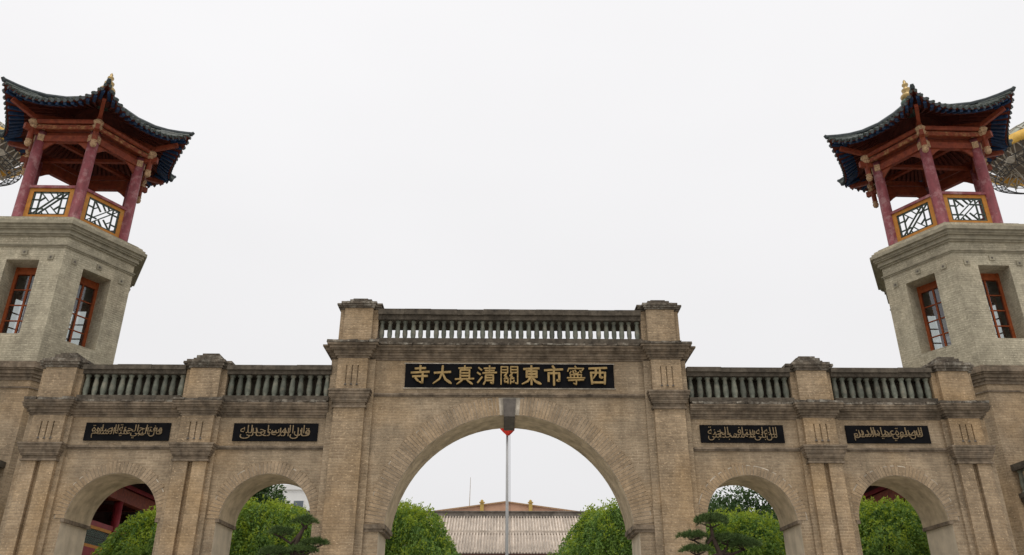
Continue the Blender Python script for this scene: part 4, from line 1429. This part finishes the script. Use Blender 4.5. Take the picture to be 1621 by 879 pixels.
broadleaf('courtyard_tree', 'dark tree behind the broad weeping tree in the far right arch', 12.1, 7.2, 5.3, 2.2, 1.2, 1.2, 34, 300, 26)

def cloud_pine(label, x, y, stem, pads, seed, s=1):
    rg = np.random.default_rng(seed)
    T = thing('cloud_pine', label, 'pine tree', (x, y, 0), group='cloud-pruned pines before the gateway')
    b = MB()
    b.tube(stem, [.085 * (1 - .11 * k) for k in range(len(stem))], 9)
    pads = [(a_ * .93, b_, c_ - .02, d_ * .84, e_ * .9, f_) for a_, b_, c_, d_, e_, f_ in pads]
    for (px_, py_, pz_, rx_, rz_, at) in pads:
        a = Vector(stem[at])
        q = Vector((px_, py_, pz_))
        mid = a.lerp(q, .5) + Vector((0, 0, -.10))
        b.tube([tuple(a), tuple(mid + Vector((rg.normal() * .05, 0, rg.normal() * .04))), tuple(q - Vector((0, 0, rz_ * .5)))], [.04, .028, .014], 6)
        for k in range(5):
            t = rg.uniform(0, 2 * PI)
            b.tube([tuple(q - Vector((0, 0, rz_ * .6))), tuple(q + Vector((math.cos(t) * rx_ * .6, math.sin(t) * rx_ * .6, -rz_ * .1)))], [.018, .008], 4)
    b.obj('trunk', 'bark', T, True)
    for (px_, py_, pz_, rx_, rz_, at) in pads:
        n = int(5200 * (rx_ / .4) ** 2)
        nt_ = n // 14
        t = rg.uniform(0, 2 * PI, nt_)
        rr = np.sqrt(rg.uniform(0, 1, nt_)) * (1 + .12 * np.sin(t * 4 + px_ * 9))
        hgt = np.sqrt(np.maximum(0, 1 - np.minimum(rr, 1) ** 2.2))
        base = np.stack([px_ + rr * rx_ * np.cos(t), py_ + rr * rx_ * .8 * np.sin(t), pz_ + rz_ * (hgt * rg.uniform(.1, 1, nt_) - .12 * rg.uniform(0, 1, nt_))], 1)
        P = np.repeat(base, 14, 0)
        dirv = np.stack([np.cos(t) * rr * .7, np.sin(t) * rr * .7, .8 + 0 * t], 1)
        ax = unit(np.repeat(dirv, 14, 0) + rg.normal(size=P.shape) * .55)
        sd = unit(np.cross(ax, rg.normal(size=P.shape)))
        link('foliage_pad', leaf_mesh('foliage_pad', P, ax, sd, 'pine', rg.uniform(.06, .10, len(P)), rg.uniform(.007, .012, len(P))), T)
    return T
# stem and pads in metres from the base of each pine
cloud_pine('cloud-pruned pine with bare curved trunk before the right pilaster of the large arch', 3.75, -2.5,
           [(.25, 0, 0), (.32, 0, 1.2), (.22, 0, 2.2), (.12, 0, 2.9), (.08, 0, 3.25), (-.02, 0, 3.55), (-.03, 0, 3.72)],
           [(-.02, 0, 3.82, .36, .17, 6), (.30, .1, 3.50, .40, .13, 4), (-.42, 0, 3.56, .30, .10, 5), (-.40, -.1, 3.30, .30, .12, 4), (-.52, 0, 3.02, .34, .15, 3), (.62, .1, 3.42, .36, .13, 4), (.70, 0, 3.05, .40, .14, 3), (.35, -.2, 2.82, .36, .14, 2)], 31)
cloud_pine('cloud-pruned pine with layered pads before the left pilaster of the large arch', -3.85, -2.5,
           [(-.1, 0, 0), (-.25, 0, 1.2), (-.10, 0, 2.2), (-.16, 0, 2.9), (-.10, 0, 3.3), (.0, 0, 3.6), (.06, 0, 3.72)],
           [(.06, 0, 3.80, .24, .13, 6), (-.42, .1, 3.62, .26, .12, 5), (.30, 0, 3.42, .27, .10, 4), (.10, -.1, 3.28, .28, .12, 4), (-.48, 0, 3.25, .30, .12, 3), (.26, .1, 3.08, .30, .11, 3), (-.35, -.1, 2.98, .32, .12, 2)], 32)
